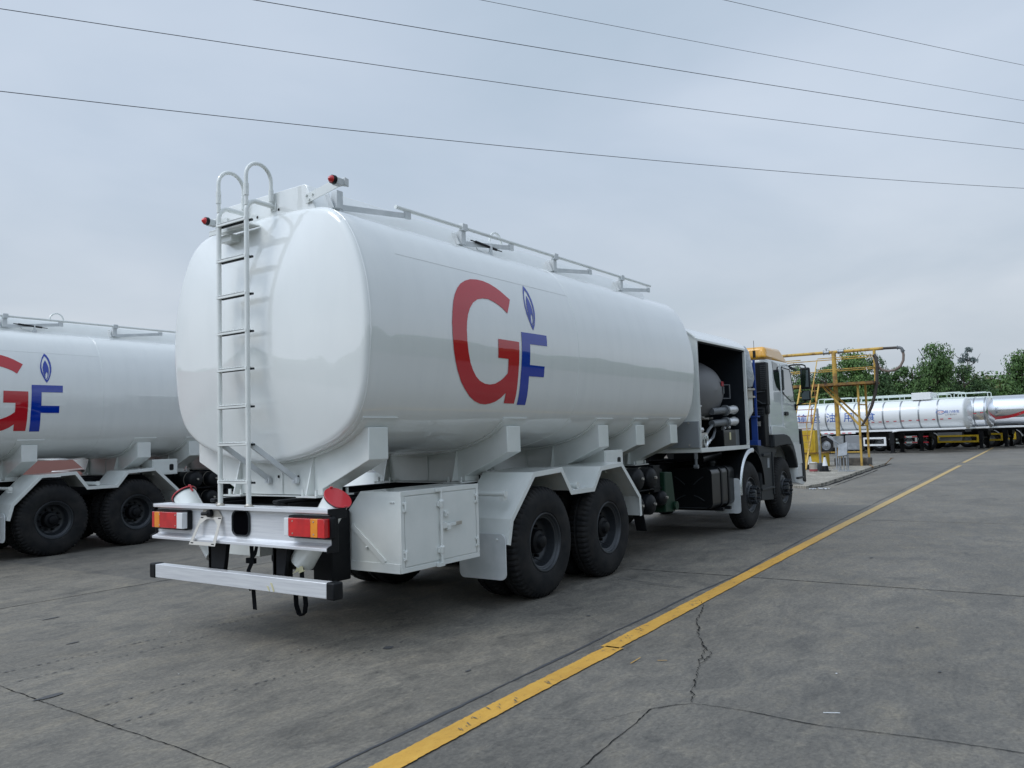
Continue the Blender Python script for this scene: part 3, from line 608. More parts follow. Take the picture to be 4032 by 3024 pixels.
# number plate bracket
mb = MB()
def sheet(mb, pts, th=.003):
    pts = [Vector(p) for p in pts]; n_ = (pts[1]-pts[0]).cross(pts[2]-pts[0]).normalized()*th; n = len(pts)
    mb.add(pts+[p+n_ for p in pts], [tuple(range(n)), tuple(range(2*n-1, n-1, -1))]+[(i, (i+1) % n, n+(i+1) % n, n+i) for i in range(n)])
px0, px1 = .19, .475
sheet(mb, [(.040, .44, 1.062), (.040, .235, 1.062), (.040, px0-.01, 1.005), (.040, px1+.0, 1.005)])
def fr(y_, t): return (.036-.085*t, y_+.05*t*0, 1.005-.225*t)
ya, yb = px0-.012, px1+.075
A0, A1, A2, A3 = fr(px0-.01, 0), fr(px1-.01, 0), fr(px1+.035, 1), fr(px0-.035, 1)
def bl(p, q, t): return tuple(p[i]*(1-t)+q[i]*t for i in range(3))
I0 = bl(A0, A2, .13); ins = .028
def on(u_, v_): return bl(bl(A0, A1, u_), bl(A3, A2, u_), v_)
for q in ([on(0, 0), on(1, 0), on(1, .09), on(.68, .09), on(.32, .09), on(0, .09)], [on(0, .09), on(.32, .09), on(.11, .28), on(0, .28)], [on(.68, .09), on(1, .09), on(1, .28), on(.89, .28)], [on(0, .28), on(.11, .28), on(.11, .88), on(0, .88)], [on(.89, .28), on(1, .28), on(1, .88), on(.89, .88)], [on(0, .88), on(1, .88), on(1, 1), on(0, 1)]): sheet(mb, q)
pb = mb.build('number_plate_bracket', 'galv', T, smooth=0)
mb = MB()
for u_, v_ in ((.09, .045), (.91, .045), (.10, .94), (.90, .94)):
    c_ = Vector(on(u_, v_)); mb.box(c_.x-.0045, c_.x-.0030, c_.y-.017, c_.y+.017, c_.z-.006, c_.z+.006)
mb.build('slot', 'black', pb, smooth=0)
mb = MB(); mb.lathe([(0, .032), (-.03, .03), (-.034, .012)], (.038, .33, 1.035), 'x', 16); mb.tube([(.01, .33, 1.035), (-.01, .39, 1.032)], .014, 8); mb.build('plate_lamp', 'black', pb)
# underrun bar
U1 = 1.087
mb = MB(); mb.box(.002, .085, -U1, U1, .46, .573); ub = mb.build('underrun_bar', 'alu', T, bev=.004)
for s_ in (-1, 1):
    mb = MB(); ya, yb = sorted((s_*U1, s_*(U1+.085))); mb.box(-.004, .092, ya, yb, .452, .58); mb.build('end_cap', 'black', ub, bev=.014, seg=3)
mb = MB(); sheet(mb, [(.0005, -.42, .505), (.0005, -.445, .47), (.0005, -.46, .465), (.0005, -.445, .50)], .001); sheet(mb, [(.0004, -.485, .53), (.0004, -.465, .53), (.0004, -.50, .462), (.0004, -.515, .47)], .001); mb.build('tape_scrap', 'tape', ub, smooth=0)
for ya, yb in ((.21, .47), (-.55, -.37)):
    mb = MB(); mb.prism([(ya, .80), (yb, .80), (yb-.02 if ya > 0 else yb, .58), (yb-.02 if ya > 0 else yb, .50), (ya+.07, .50), (ya+.04, .58)], 'x', .10, .14); mb.box(.10, .26, yb-.05, yb-.01, .5, .85); mb.build('bar_leg', 'chassis', T, bev=.004)
# hose storage tubes with red lids
for s_ in (-1, 1):
    a_ = Vector((.22, s_*.985, 1.165)); b_ = Vector((.25, s_*.55, .665)); mb = MB()
    mb.tube([b_, a_], .100, 32); tu = mb.build('hose_tube', 'white', T)
    d_ = (a_-b_).normalized(); mb = MB(); ax = d_
    mb.tube([a_, a_+d_*.010], .112, 32); side_ = d_.cross(Vector((0, 0, 1))).normalized(); upd = side_.cross(d_).normalized()
    for q in (1, -1):
        c_ = a_+upd*q*.108*1; mb.obox(c_-d_*.05, c_+d_*.022, .014, .012); mb.tube([c_+d_*.016-side_*.012, c_+d_*.016+side_*.012], .008, 8)
    mb.build('red_lid', 'red', tu, bev=.002)
    mb = MB(); mb.tube([a_-d_*.012, a_+d_*.0005], .107, 32); mb.build('gasket', 'black', tu)
# hanging straps
def ribbon(mb, pts, w_, ax=(0, 1, 0), th=.003):
    pts = [Vector(p) for p in pts]; A_ = Vector(ax)*w_/2; V_ = []
    for i, p in enumerate(pts):
        t = (pts[min(i+1, len(pts)-1)]-pts[max(i-1, 0)]).normalized(); n_ = t.cross(Vector(ax)).normalized()*th; V_ += [p-A_, p+A_, p+A_+n_, p-A_+n_]
    F = [(i*4+k, i*4+(k+1) % 4, i*4+4+(k+1) % 4, i*4+4+k) for i in range(len(pts)-1) for k in range(4)]
    mb.add(V_, F+[(3, 2, 1, 0), (len(V_)-4, len(V_)-3, len(V_)-2, len(V_)-1)])
mb = MB(); ribbon(mb, [(.20, .02, .82), (.20, .02, .74), (.19, .0, .68), (.19, .01, .62), (.19, .05, .56), (.19, .03, .48), (.19, -.01, .42), (.19, -.03, .25)], .05)
ribbon(mb, [(.18, -.05, .82), (.18, -.07, .76), (.18, -.05, .70), (.18, -.0, .65)], .04); mb.box(.17, .20, -.045, .055, .622, .665); mb.prism([(-.05, .455), (.06, .455), (.01, .40)], 'x', .17, .18)
mb.build('hanging_strap', 'webbing', T)
mb = MB(); ribbon(mb, [(.19, -.60, .64), (.19, -.61, .50)], .05); ribbon(mb, [(.19, -.585, .50), (.19, -.57, .42), (.19, -.565, .35), (.19, -.59, .31), (.19, -.62, .30), (.19, -.645, .315), (.19, -.655, .36), (.19, -.645, .43), (.19, -.63, .50)], .004, (0, 1, 0), .0)
mb = MB(); ribbon(mb, [(.19, -.60, .64), (.19, -.61, .50)], .05)
ribbon(mb, [(.17, -.57, .52), (.17, -.555, .42), (.17, -.56, .34), (.17, -.59, .275), (.17, -.625, .262), (.17, -.66, .29), (.17, -.672, .36), (.17, -.66, .46), (.17, -.64, .52)], .045, (1, 0, 0))
st = mb.build('hanging_strap', 'webbing', T)
mb = MB(); sheet(mb, [(.17, -.57, .64), (.17, -.64, .64), (.17, -.65, .60), (.17, -.56, .605)]); sheet(mb, [(.165, -.60, .605), (.165, -.68, .615), (.165, -.60, .585)]); sheet(mb, [(.166, -.59, .60), (.166, -.52, .575), (.166, -.585, .62)]); mb.build('tape_knot', 'tape', st, smooth=0)

# air tanks, battery box, grey elbows, control box
for x_, z_, r_ in ((5.33, 1.005, .145), (5.72, 1.0, .140), (5.30, .665, .135), (5.67, .66, .135), (6.05, .715, .10)):
    mb = MB(); mb.lathe([(0, .0), (.006, r_*.45), (.022, r_*.78), (.045, r_*.95), (.07, r_), (.55, r_), (.60, r_*.8), (.62, 0)], (x_, -1.06, z_), 'y', 28)
    at = mb.build('air_tank', 'black', T)
    mb = MB(); mb.tube([(x_, -1.085, z_+.01), (x_, -1.05, z_+.01)], .018, 6); mb.build('valve', 'galv', at)
    mb = MB(); mb.lathe([(0, r_+.002), (.02, r_+.002)], (x_, -.86, z_), 'y', 28); mb.build('clamp_band', 'galv', at)
mb = MB(); mb.box(5.2, 6.2, -.98, -.93, .84, .86); mb.box(5.85, 6.05, -.98, -.9, .80, 1.16); mb.box(6.2, 6.3, -.9, -.5, .5, 1.1); mb.build('tank_bracket', 'chassis', T, bev=.006)
mb = MB(); mb.prism([(6.10, .52), (6.12, 1.06), (6.36, 1.05), (6.44, .60), (6.42, .50)], 'y', -1.02, -.60); gb = mb.build('green_box', 'green', T, bev=.012)
mb = MB(); mb.lathe([(0, .06), (.03, .06)], (6.40, -1.06, .585), 'y', 20); mb.build('round_cap', 'green', gb)
for x_ in (5.55, 6.45):
    mb = MB(); mb.tube([(x_-.35, -.62, 1.30)]+[(x_-.35+.30*math.sin(R(a_)), -.62, 1.0+.30*math.cos(R(a_))) for a_ in range(0, 91, 10)]+[(x_-.05, -.62, .85)], .10, 20); mb.build('pipe_elbow', 'grey_hose', T)
mb = MB(); mb.box(4.50, 4.98, -.98, -.66, 1.13, 1.40); cbx = mb.build('control_box', 'white', T, bev=.005)
mb = MB(); mb.box(4.52, 4.96, -.985, -.978, 1.15, 1.38); mb.build('box_lid', 'white', cbx, bev=.004)
mb = MB(); mb.prism(rrect(4.82, 4.90, 1.20, 1.31, .025), 'y', -.990, -.984); mb.build('lock', 'black', cbx, smooth=0)

# discharge cabinet behind the cab
X0, X1, YO, Z0, Z1 = 7.03, 9.15, 1.2, 1.29, 2.945
arch = [(-YO, Z1), (-1.16, 2.99), (-1.08, 3.055), (-.96, 3.125), (-.80, 3.19), (-.6, 3.24), (-.3, 3.275), (0, 3.285), (.3, 3.275), (.6, 3.24), (.80, 3.19), (.96, 3.125), (1.08, 3.055), (1.16, 2.99), (YO, Z1)]
mb = MB(); mb.prism([(-YO, Z0+.07)]+arch+[(YO, Z0+.07)], 'x', X0, X0+.012)
cabn = mb.build('pump_cabinet', 'white', T, smooth=0)
mb = MB(); n = len(arch); rf_ = [(y_*.992, z_-.012) for y_, z_ in arch]
mb.add([(x_, y_, z_) for x_ in (X0-.03, X1+.03) for y_, z_ in arch]+[(x_, y_, z_) for x_ in (X0-.03, X1+.03) for y_, z_ in rf_], [(i, i+1, n+i+1, n+i) for i in range(n-1)]+[(2*n+i, 3*n+i, 3*n+i+1, 2*n+i+1) for i in range(n-1)]+[(i, 2*n+i, 2*n+i+1, i+1) for i in range(n-1)]+[(n+i, n+i+1, 3*n+i+1, 3*n+i) for i in range(n-1)]+[(0, n, 3*n, 2*n), (n-1, 3*n-1, 4*n-1, 2*n-1)])
mb.build('cabinet_roof', 'tank_white', cabn, smooth=40)
mb = MB()
for s_ in (-1, 1):
    ya, yb = sorted((s_*YO, s_*(YO-.045)))
    mb.box(X0-.004, X1, ya, yb, Z0, Z0+.065); mb.box(X0-.004, X0+.03, ya, yb, Z0+.065, Z1); mb.box(X1-.035, X1, ya, yb, Z0+.065, Z1); mb.box(X0+.03, X1-.035, ya, yb, Z1-.03, Z1+.002)
mb.box(X0-.006, X0+.02, -YO+.045, YO-.045, Z0, Z0+.07); mb.build('cabinet_frame', 'white', cabn, bev=.004)
mb = MB(); mb.box(X0-.05, X0-.001, .25, 1.185, Z0+.07, 1.745); mb.build('rear_panel', 'grey_panel', cabn, bev=.004)
mb = MB(); mb.box(X0-.05, X0-.001, -1.185, -.25, Z0+.07, 1.745); gp = mb.build('rear_panel', 'grey_panel', cabn, bev=.004)
for y_, z_ in ((-1.04, 1.72), (-1.04, 1.40), (-.62, 1.40)): mb = MB(); mb.tube([(X0-.062, y_, z_), (X0-.045, y_, z_)], .014, 6); mb.build('bolt', 'galv', gp)
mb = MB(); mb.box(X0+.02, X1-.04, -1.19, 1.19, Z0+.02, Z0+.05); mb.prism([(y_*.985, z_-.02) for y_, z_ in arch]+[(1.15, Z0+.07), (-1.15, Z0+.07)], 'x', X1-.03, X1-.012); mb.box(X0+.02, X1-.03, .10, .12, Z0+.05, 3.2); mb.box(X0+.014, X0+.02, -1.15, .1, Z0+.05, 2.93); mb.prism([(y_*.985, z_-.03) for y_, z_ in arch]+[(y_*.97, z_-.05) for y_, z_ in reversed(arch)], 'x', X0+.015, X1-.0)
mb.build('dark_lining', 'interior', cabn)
mb = MB(); mb.prism([(y_*.99, z_-.013) for y_, z_ in arch]+[(1.19, Z0+.07), (-1.19, Z0+.07)], 'x', X1-.010, X1); mb.build('front_wall', 'white', cabn, smooth=0)
mb = MB(); V_, F_ = [], []
mb.lathe([(-.62, .0), (-.60, .12), (-.54, .25), (-.42, .36), (-.25, .44), (0, .47), (.25, .44), (.42, .36), (.54, .25), (.60, .12), (.62, 0)], (0, 0, 0), 'y', 40)
ves = MB(); ves.add([(8.02+p[0]*1.95, -.62+p[1]*.76, 2.235+p[2]*1.03) for p in mb.v], mb.f); vs_ = ves.build('filter_vessel', 'vessel', cabn, smooth=60)
mb = MB(); mb.obox((8.30, -1.075, 2.345), (8.50, -1.035, 2.345), .01, .075); mb.build('red_label', 'red', vs_)
mb = MB(); mb.obox((8.40, -1.065, 2.245), (8.47, -1.05, 2.245), .012, .11); mb.build('label_holder', 'grey_hose', vs_)
mb = MB(); mb.tube([(8.62, -.95, 2.34), (8.70, -1.06, 2.34), (8.70, -1.06, 2.12), (8.62, -.95, 2.12)], .012, 8); mb.build('vessel_handle', 'grey_hose', vs_)
for z_ in (1.93, 1.74):
    mb = MB(); mb.tube([(8.42, -1.08, z_-.01), (8.58, -1.11, z_), (8.74, -1.105, z_+.005), (8.90, -1.06, z_+.01), (9.02, -.96, z_+.01)], .062, 18); pi = mb.build('silver_pipe', 'silver', cabn)
    mb = MB(); mb.tube([(8.0, -1.0, z_-.03), (8.38, -1.07, z_-.01), (8.385, -1.07, z_-.01), (8.43, -1.08, z_-.01)], [.055, .055, .085, .085], 18); mb.build('pipe_flange', 'grey_hose', pi)
    mb = MB(); mb.tube([(8.955, -1.02, z_+.01), (8.975, -1.0, z_+.01)], .074, 18); mb.build('pipe_clamp', 'silver', pi)
mb = MB(); mb.box(8.18, 8.72, -1.12, -.76, 1.345, 1.61); hb = mb.build('hydraulic_box', 'gloss_black', cabn, bev=.008)
mb = MB(); mb.prism(rrect(8.42, 8.48, 1.45, 1.57, .02), 'y', -1.128, -1.12); mb.build('sight_gauge', 'tape', hb, smooth=0)
mb = MB(); mb.box(8.73, 9.0, -1.08, -.8, 1.345, 1.61); mb.build('grey_box', 'grey_hose', cabn, bev=.006)
mb = MB(); mb.tube([(8.34, -1.05, 1.63), (8.46, -1.05, 1.68), (8.6, -1.05, 1.65)], .035, 10); mb.build('motor_fitting', 'silver', cabn)
mb = MB(); mb.tube([(8.48, -1.0, 1.69), (8.58, -1.0, 1.70)], .035, 12); mb.build('red_cap', 'red', cabn)
mb = MB(); mb.box(7.24, 7.50, -1.12, -.97, 1.345, 1.575); gx = mb.build('meter_box', 'galv', cabn, bev=.006)
mb = MB(); mb.lathe([(0, .095), (-.03, .10), (-.032, .075), (-.02, .07)], (7.36, -1.12, 1.455), 'y', 28); mb.build('meter_bezel', 'chrome_trim', gx)
mb = MB(); mb.lathe([(0, .07), (-.004, .0)], (7.36, -1.138, 1.455), 'y', 28); mb.build('meter_face', 'black', gx)
mb = MB(); mb.tube([(7.52, -1.06, 1.41), (7.66, -1.06, 1.43), (7.665, -1.06, 1.43), (7.78, -1.05, 1.46)], [.035, .035, .02, .02], 12); mb.build('brass_fitting', 'silver', cabn)
mb = MB(); mb.tube([(7.78, -1.05, 1.46), (7.95, -1.03, 1.50), (8.1, -1.0, 1.58), (8.25, -.95, 1.64)], .022, 8); mb.build('hydraulic_hose', 'grey_hose', cabn)
mb = MB(); mb.tube([(7.55, -1.03, 1.46), (7.8, -1.02, 1.62), (8.05, -1.0, 1.70), (8.3, -1.0, 1.72)], .024, 8); mb.build('hydraulic_hose', 'grey_hose', cabn)
mb = MB(); mb.tube([(8.55, -.80, 1.9), (8.62, -.85, 2.2), (8.55, -.82, 2.5)], .03, 8); mb.build('hydraulic_hose', 'grey_hose', cabn)
mb = MB(); mb.tube([(7.24, -1.12, 1.62), (7.25, -1.12, 1.97)], .009, 8); mb.tube([(7.16, -1.12, 1.97), (7.29, -1.12, 1.97)], .012, 8); mb.lathe([(-.03, .03), (0, .042), (.03, .03)], (7.25, -1.12, 1.62), 'z', 14); mb.build('dip_rod', 'silver', cabn)
for k in range(6):
    a_ = R(215+k*13); mb = MB(); mb.tube([(7.95+.80*math.cos(a_), -.88, 2.23+.44*math.sin(a_)), (7.97+.80*math.cos(a_), -.98, 2.23+.44*math.sin(a_))], .018, 8); mb.build('flange_bolt', 'galv', vs_)
# hitch hook under the cabinet
mb = MB(); mb.tube([(7.05, -1.10, 1.29), (7.05, -1.10, 1.20)], .028, 10); mb.tube([(7.05, -1.10, 1.20), (7.05, -1.10, 1.10)], .02, 8); mb.lathe([(-.03, .03), (.03, .03)], (7.05, -1.10, 1.09), 'y', 10); mb.build('drain_valve', 'grey_hose', T)

# duct, pipe and blue post between cabinet and cab
mb = MB(); mb.tube([(9.42, -1.02, 3.0), (9.46, -1.04, 2.9), (9.48, -1.06, 2.7), (9.48, -1.08, 2.45), (9.48, -1.10, 2.32)], [.09, .12, .13, .14, .08], 18); mb.build('wrapped_duct', 'plastic_wrap', T)
mb = MB(); mb.tube([(9.48, -1.10, 2.20), (9.48, -1.10, 1.92), (9.46, -1.05, 1.83), (9.40, -.95, 1.79)], .075, 16); mb.build('white_pipe', 'white', T)
mb = MB(); mb.lathe([(-.08, .12), (-.05, .12), (-.049, .075), (.049, .075), (.05, .12), (.08, .12)], (9.48, -1.10, 2.22), 'z', 16); mb.build('pipe_flange', 'galv', T)
mb = MB(); mb.box(9.67, 9.705, -1.175, -1.14, 1.84, 2.80); mb.box(9.60, 9.76, -1.20, -1.0, 1.81, 1.835); mb.box(9.64, 9.67, -1.18, -1.08, 1.42, 1.81); mb.box(9.60, 9.76, -1.19, -1.0, 1.27, 1.42); mb.build('blue_post', 'blue', T, bev=.003)
mb = MB(); mb.box(9.9, 9.94, -1.12, -1.08, 2.86, 2.98); mb.tube([(9.92, -1.1, 2.98), (9.92, -1.1, 3.16)], .004, 6); mb.build('aerial', 'black', T)
# tall ribbed intake box behind the cab
mb = MB(); mb.box(9.98, 10.16, -1.268, -.99, 2.02, 2.78); mb.prism([(-1.26, 2.03), (-.99, 2.03), (-.99, 1.72), (-1.05, 1.72), (-1.26, 1.88)], 'x', 10.0, 10.15)
it = mb.build('air_intake', 'black', T, bev=.02)
mb = MB()
for k in range(13): mb.box(9.962, 9.982, -1.262, -1.17, 2.30+k*.034, 2.318+k*.034)
mb.tube([(9.975, -1.24, 2.26), (9.975, -1.09, 2.25), (9.975, -1.05, 2.21), (9.975, -1.05, 2.14), (9.975, -1.18, 2.05), (9.975, -1.24, 2.05)], .012, 6); mb.build('intake_rib', 'cab_grey', it)
mb = MB(); mb.box(9.90, 10.15, -1.225, -.3, 1.30, 1.98); mb.box(9.9, 10.12, -.9, .9, 1.3, 2.7); eb = mb.build('engine_box', 'chassis', T, bev=.02)
mb = MB(); mb.box(9.892, 9.90, -1.16, -1.03, 1.66, 1.74); mb.build('data_plate', 'galv', eb)
for k in range(3): MBk = MB(); MBk.box(9.885, 9.902, -1.21, -1.0, 1.84+k*.035, 1.855+k*.035); MBk.build('cooling_fin', 'cab_grey', eb)

# fuel tank
mb = MB(); mb.prism(rrect(-1.15, -.42, .44, 1.045, .09, 6), 'x', 7.50, 8.47); ft = mb.build('fuel_tank', 'gloss_black', T, bev=.02)
mb = MB(); rr1 = rrect(-1.162, -.408, .428, 1.057, .095, 6)
for x_ in (7.86, 8.17): mb.prism(rr1, 'x', x_, x_+.06)
mb.box(7.86, 7.92, -1.17, -.42, .38, .43); mb.box(8.17, 8.23, -1.17, -.42, .38, .43); mb.build('tank_strap', 'black', ft, bev=.006)
mb = MB()
for a_, b_ in (((-1.02, .56), (-.86, .64)), ((-.72, .64), (-.56, .56)), ((-1.02, .92), (-.86, .80)), ((-.72, .80), (-.56, .92))):
    mb.tube([(7.497, a_[0], a_[1]), (7.492, (a_[0]+b_[0])/2, (a_[1]+b_[1])/2+.01), (7.497, b_[0], b_[1])], .008, 6)
mb.tube([(7.494, -1.06, .453), (7.494, -.5, .453)], .007, 6); mb.build('pressed_rib', 'cab_grey', ft)
mb = MB(); mb.lathe([(0, .05), (.05, .05), (.055, .065), (.09, .06), (.095, 0)], (8.02, -.95, 1.045), 'z', 18); mb.build('filler_cap', 'black', ft)
# arch over the third axle
for s_ in (-1, 1):
    ya, yb = sorted((s_*.80, s_*1.235)); cx, cz, rr_ = 9.10, .66, .63
    A_ = [(cx+rr_*math.cos(R(a_)), cz+rr_*1.0*math.sin(R(a_))) for a_ in range(176, -1, -8)]
    mb = MB(); mb.strip(A_, ya, yb, .008); ac = mb.build('wheel_arch', 'gloss_black', T, smooth=30)
    mb = MB()
    for k, q in ((0, .022), (.018, .026), (.036, .026), (.054, .022)):
        B_ = [(cx+(rr_+.002-k)*math.cos(R(a_)), cz+(rr_+.002-k)*math.sin(R(a_))) for a_ in range(188, -5, -8)]
        mb.tube([(p[0], s_*(1.24+(q-.022)*2), p[1]) for p in B_[:14]], .0115, 8)
    mb.build('arch_trim', 'chrome_trim', ac)
    mb = MB(); mb.prism(rrect(min(s_*.83, s_*1.245), max(s_*.83, s_*1.245), .29, .84, .05), 'x', 8.44, 8.452); mb.build('mud_flap', 'white_satin', T, bev=.002)
mb = MB(); mb.tube([(7.7, -.86, 1.18), (8.1, -.84, 1.2), (8.6, -.82, 1.22)], .10, 16); mb.build('silencer', 'gloss_black', T)
# side panel between the front axles
for s_ in (1, -1):
    mb = MB(); ya, yb = sorted((s_*.9, s_*1.2)); mb.prism([(9.55, 1.34), (10.55, 1.27), (10.62, 1.21), (10.42, 1.12), (10.36, .60), (10.30, .36), (9.60, .40), (9.70, .95)], 'y', ya, yb); spn = mb.build('side_step_panel', 'cab_grey', T, bev=.02)
mb = MB(); mb.box(10.02, 10.13, -1.206, -1.199, .93, 1.10); mb.build('sticker', 'light_steel', spn)
mb = MB(); mb.box(9.75, 10.15, -1.235, -1.2, 1.14, 1.19); mb.box(10.28, 10.31, -1.222, -1.2, .45, 1.2); mb.box(9.62, 10.32, -1.225, -1.2, .56, .60); mb.build('step_trim', 'cab_grey', spn, bev=.006)

# cab
prof = [(10.17, 1.50), (10.17, 2.86), (11.49, 2.86), (11.60, 2.72), (11.80, 2.11), (11.97, 1.60), (12.05, 1.2), (12.08, .60), (11.66, .58), (11.60, .90), (11.45, 1.22), (11.2, 1.42), (10.9, 1.48)]
mb = MB(); mb.prism(prof, 'y', -1.235, 1.235); cabo = mb.build('cab', 'cab_white', T, bev=.05, seg=4)
mb = MB(); mb.add([(10.13, -1.25, 2.845), (11.72, -1.22, 2.80), (11.72, 1.22, 2.80), (10.13, 1.25, 2.845), (10.15, -1.22, 3.07), (11.15, -1.18, 3.10), (11.15, 1.18, 3.10), (10.15, 1.22, 3.07)], [(3, 2, 1, 0), (4, 5, 6, 7), (0, 1, 5, 4), (1, 2, 6, 5), (2, 3, 7, 6), (3, 0, 4, 7)])
rf2 = mb.build('roof_cap', 'roof_yellow', cabo, bev=.07, seg=5)
mb = MB(); mb.add([(10.10, -1.26, 2.86), (10.5, -1.26, 2.86), (10.5, -1.08, 2.86), (10.10, -1.08, 2.86), (10.13, -1.21, 3.02), (10.55, -1.18, 3.05), (10.55, -1.06, 3.06), (10.13, -1.12, 3.05)], [(3, 2, 1, 0), (4, 5, 6, 7), (0, 1, 5, 4), (1, 2, 6, 5), (2, 3, 7, 6), (3, 0, 4, 7)]); mb.build('roof_side_fairing', 'roof_yellow', rf2, bev=.05, seg=4)
for s_ in (-1, 1):
    y0, y1 = s_*1.232, s_*1.246
    mb = MB(); mb.prism([(10.94, 2.80), (11.50, 2.77), (11.60, 2.68), (11.79, 2.10), (11.93, 1.58), (11.93, 1.36), (11.52, 1.36), (11.30, 1.45), (11.12, 1.62), (10.95, 1.66)], 'y', y0, y1); dr = mb.build('door', 'cab_white', cabo, bev=.012, seg=3)
    mb = MB(); mb.prism([(10.99, 2.73), (11.47, 2.71), (11.54, 2.64), (11.72, 2.13), (11.50, 2.13), (11.0, 2.27)], 'y', s_*1.246, s_*1.250); mb.build('door_window', 'glass', dr, smooth=0)
    mb = MB(); mb.tube([(p[0], s_*1.249, p[1]) for p in [(10.98, 2.74), (11.48, 2.72), (11.55, 2.65), (11.74, 2.115), (11.50, 2.115), (10.985, 2.26), (10.98, 2.74)]], .008, 6); mb.build('window_seal', 'black', dr)
    mb = MB(); mb.prism(rrect(11.02, 11.22, 1.845, 1.915, .03), 'y', s_*1.246, s_*1.275); mb.build('door_handle', 'black', dr, bev=.008)
    mb = MB(); mb.prism([(10.46, 2.82), (10.78, 2.79), (10.86, 2.62), (10.91, 2.27), (10.66, 2.36), (10.55, 2.50)], 'y', s_*1.236, s_*1.240); mb.build('quarter_window', 'dark_glass', cabo, smooth=0)
    mb = MB(); mb.prism([(10.19, 1.50), (10.19, 1.66), (10.93, 1.655), (11.12, 1.60), (11.30, 1.43), (11.50, 1.33), (11.95, 1.30), (12.03, .92), (11.64, .90), (11.47, 1.25), (11.2, 1.46), (10.9, 1.50)], 'y', s_*1.232, s_*1.262); mb.build('wing_panel', 'cab_white', cabo, bev=.012, seg=3)
    mb = MB(); mb.prism([(10.22, 1.505), (11.0, 1.495), (11.2, 1.45), (11.38, 1.33), (11.50, 1.18), (11.60, .99), (11.64, .86), (11.56, .86), (11.47, 1.02), (11.34, 1.17), (11.15, 1.27), (10.95, 1.30), (10.22, 1.28)], 'y', s_*1.10, s_*1.285); mb.build('arch_flare', 'cab_grey', cabo, bev=.02)
    mb = MB(); mb.prism([(11.66, .56), (11.66, .86), (11.78, .92), (12.16, .95), (12.20, .60), (12.12, .50)], 'y', s_*1.0, s_*1.25); mb.build('bumper_corner', 'cab_white', cabo, bev=.03)
    mb = MB(); mb.box(11.66, 12.05, min(s_*1.0, s_*1.27), max(s_*1.0, s_*1.27), .64, .68); mb.build('entry_step', 'cab_grey', cabo, bev=.01)
    mb = MB(); mb.prism([(12.02, .58), (12.02, 1.55), (12.10, 1.60), (12.20, 1.2), (12.22, .55)], 'y', s_*1.12, s_*1.265); mb.build('corner_deflector', 'black', cabo, bev=.02)
    # mirrors
    mb = MB(); ya, yb = sorted((s_*1.41, s_*1.585)); mb.box(11.60, 11.70, ya, yb, 2.34, 2.75); mi = mb.build('mirror', 'black', T, bev=.03, seg=4)
    mb = MB(); mb.box(11.596, 11.600, ya+.02, yb-.02, 2.38, 2.70); mb.build('mirror_glass', 'mirror', mi)
    mb = MB(); mb.box(11.60, 11.69, ya+.005, yb-.005, 2.12, 2.315); m2 = mb.build('wide_mirror', 'black', mi, bev=.025, seg=3)
    mb = MB(); mb.box(11.596, 11.600, ya+.02, yb-.02, 2.145, 2.295); mb.build('mirror_glass', 'mirror', mi)
    mb = MB(); mb.tube([(11.55, s_*1.23, 2.80), (11.60, s_*1.30, 2.815), (11.64, s_*1.45, 2.81), (11.65, s_*1.50, 2.79), (11.65, s_*1.51, 2.74)], .014, 8); mb.tube([(11.76, s_*1.25, 2.02), (11.70, s_*1.32, 2.06), (11.65, s_*1.46, 2.09), (11.65, s_*1.49, 2.13)], .014, 8); mb.box(11.74, 11.79, min(s_*1.235, s_*1.27), max(s_*1.235, s_*1.27), 1.95, 2.07); mb.build('mirror_arm', 'black', mi)
    mb = MB(); mb.add([(11.50, s_*1.12, 2.84), (11.50, s_*1.24, 2.80), (11.72, s_*1.16, 2.83), (11.75, s_*1.32, 2.74), (11.52, s_*1.24, 2.73), (11.74, s_*1.33, 2.69)], [(0, 1, 3, 2), (1, 4, 5, 3), (0, 2, 5, 4), (0, 4, 1), (2, 3, 5)]); mb.build('visor', 'cab_grey', cabo, bev=.01)
mb = MB(); mb.add([(11.525, -1.08, 2.80), (11.525, 1.08, 2.80), (11.815, 1.15, 2.0), (11.815, -1.15, 2.0), (11.545, -1.08, 2.81), (11.545, 1.08, 2.81), (11.835, 1.15, 2.01), (11.835, -1.15, 2.01)], [(0, 1, 2, 3), (7, 6, 5, 4), (0, 4, 5, 1), (1, 5, 6, 2), (2, 6, 7, 3), (3, 7, 4, 0)]); mb.build('windscreen', 'dark_glass', cabo)
mb = MB(); mb.box(12.0, 12.12, -1.05, 1.05, .62, 1.9); mb.build('front_grille', 'cab_grey', cabo, bev=.02)

index_kids()
t2 = copy_tree(truck); t2.location = (-.60, 8.55, 0)
tag(t2, 'white fuel tanker truck parked behind, its rear end cut off by the left edge')
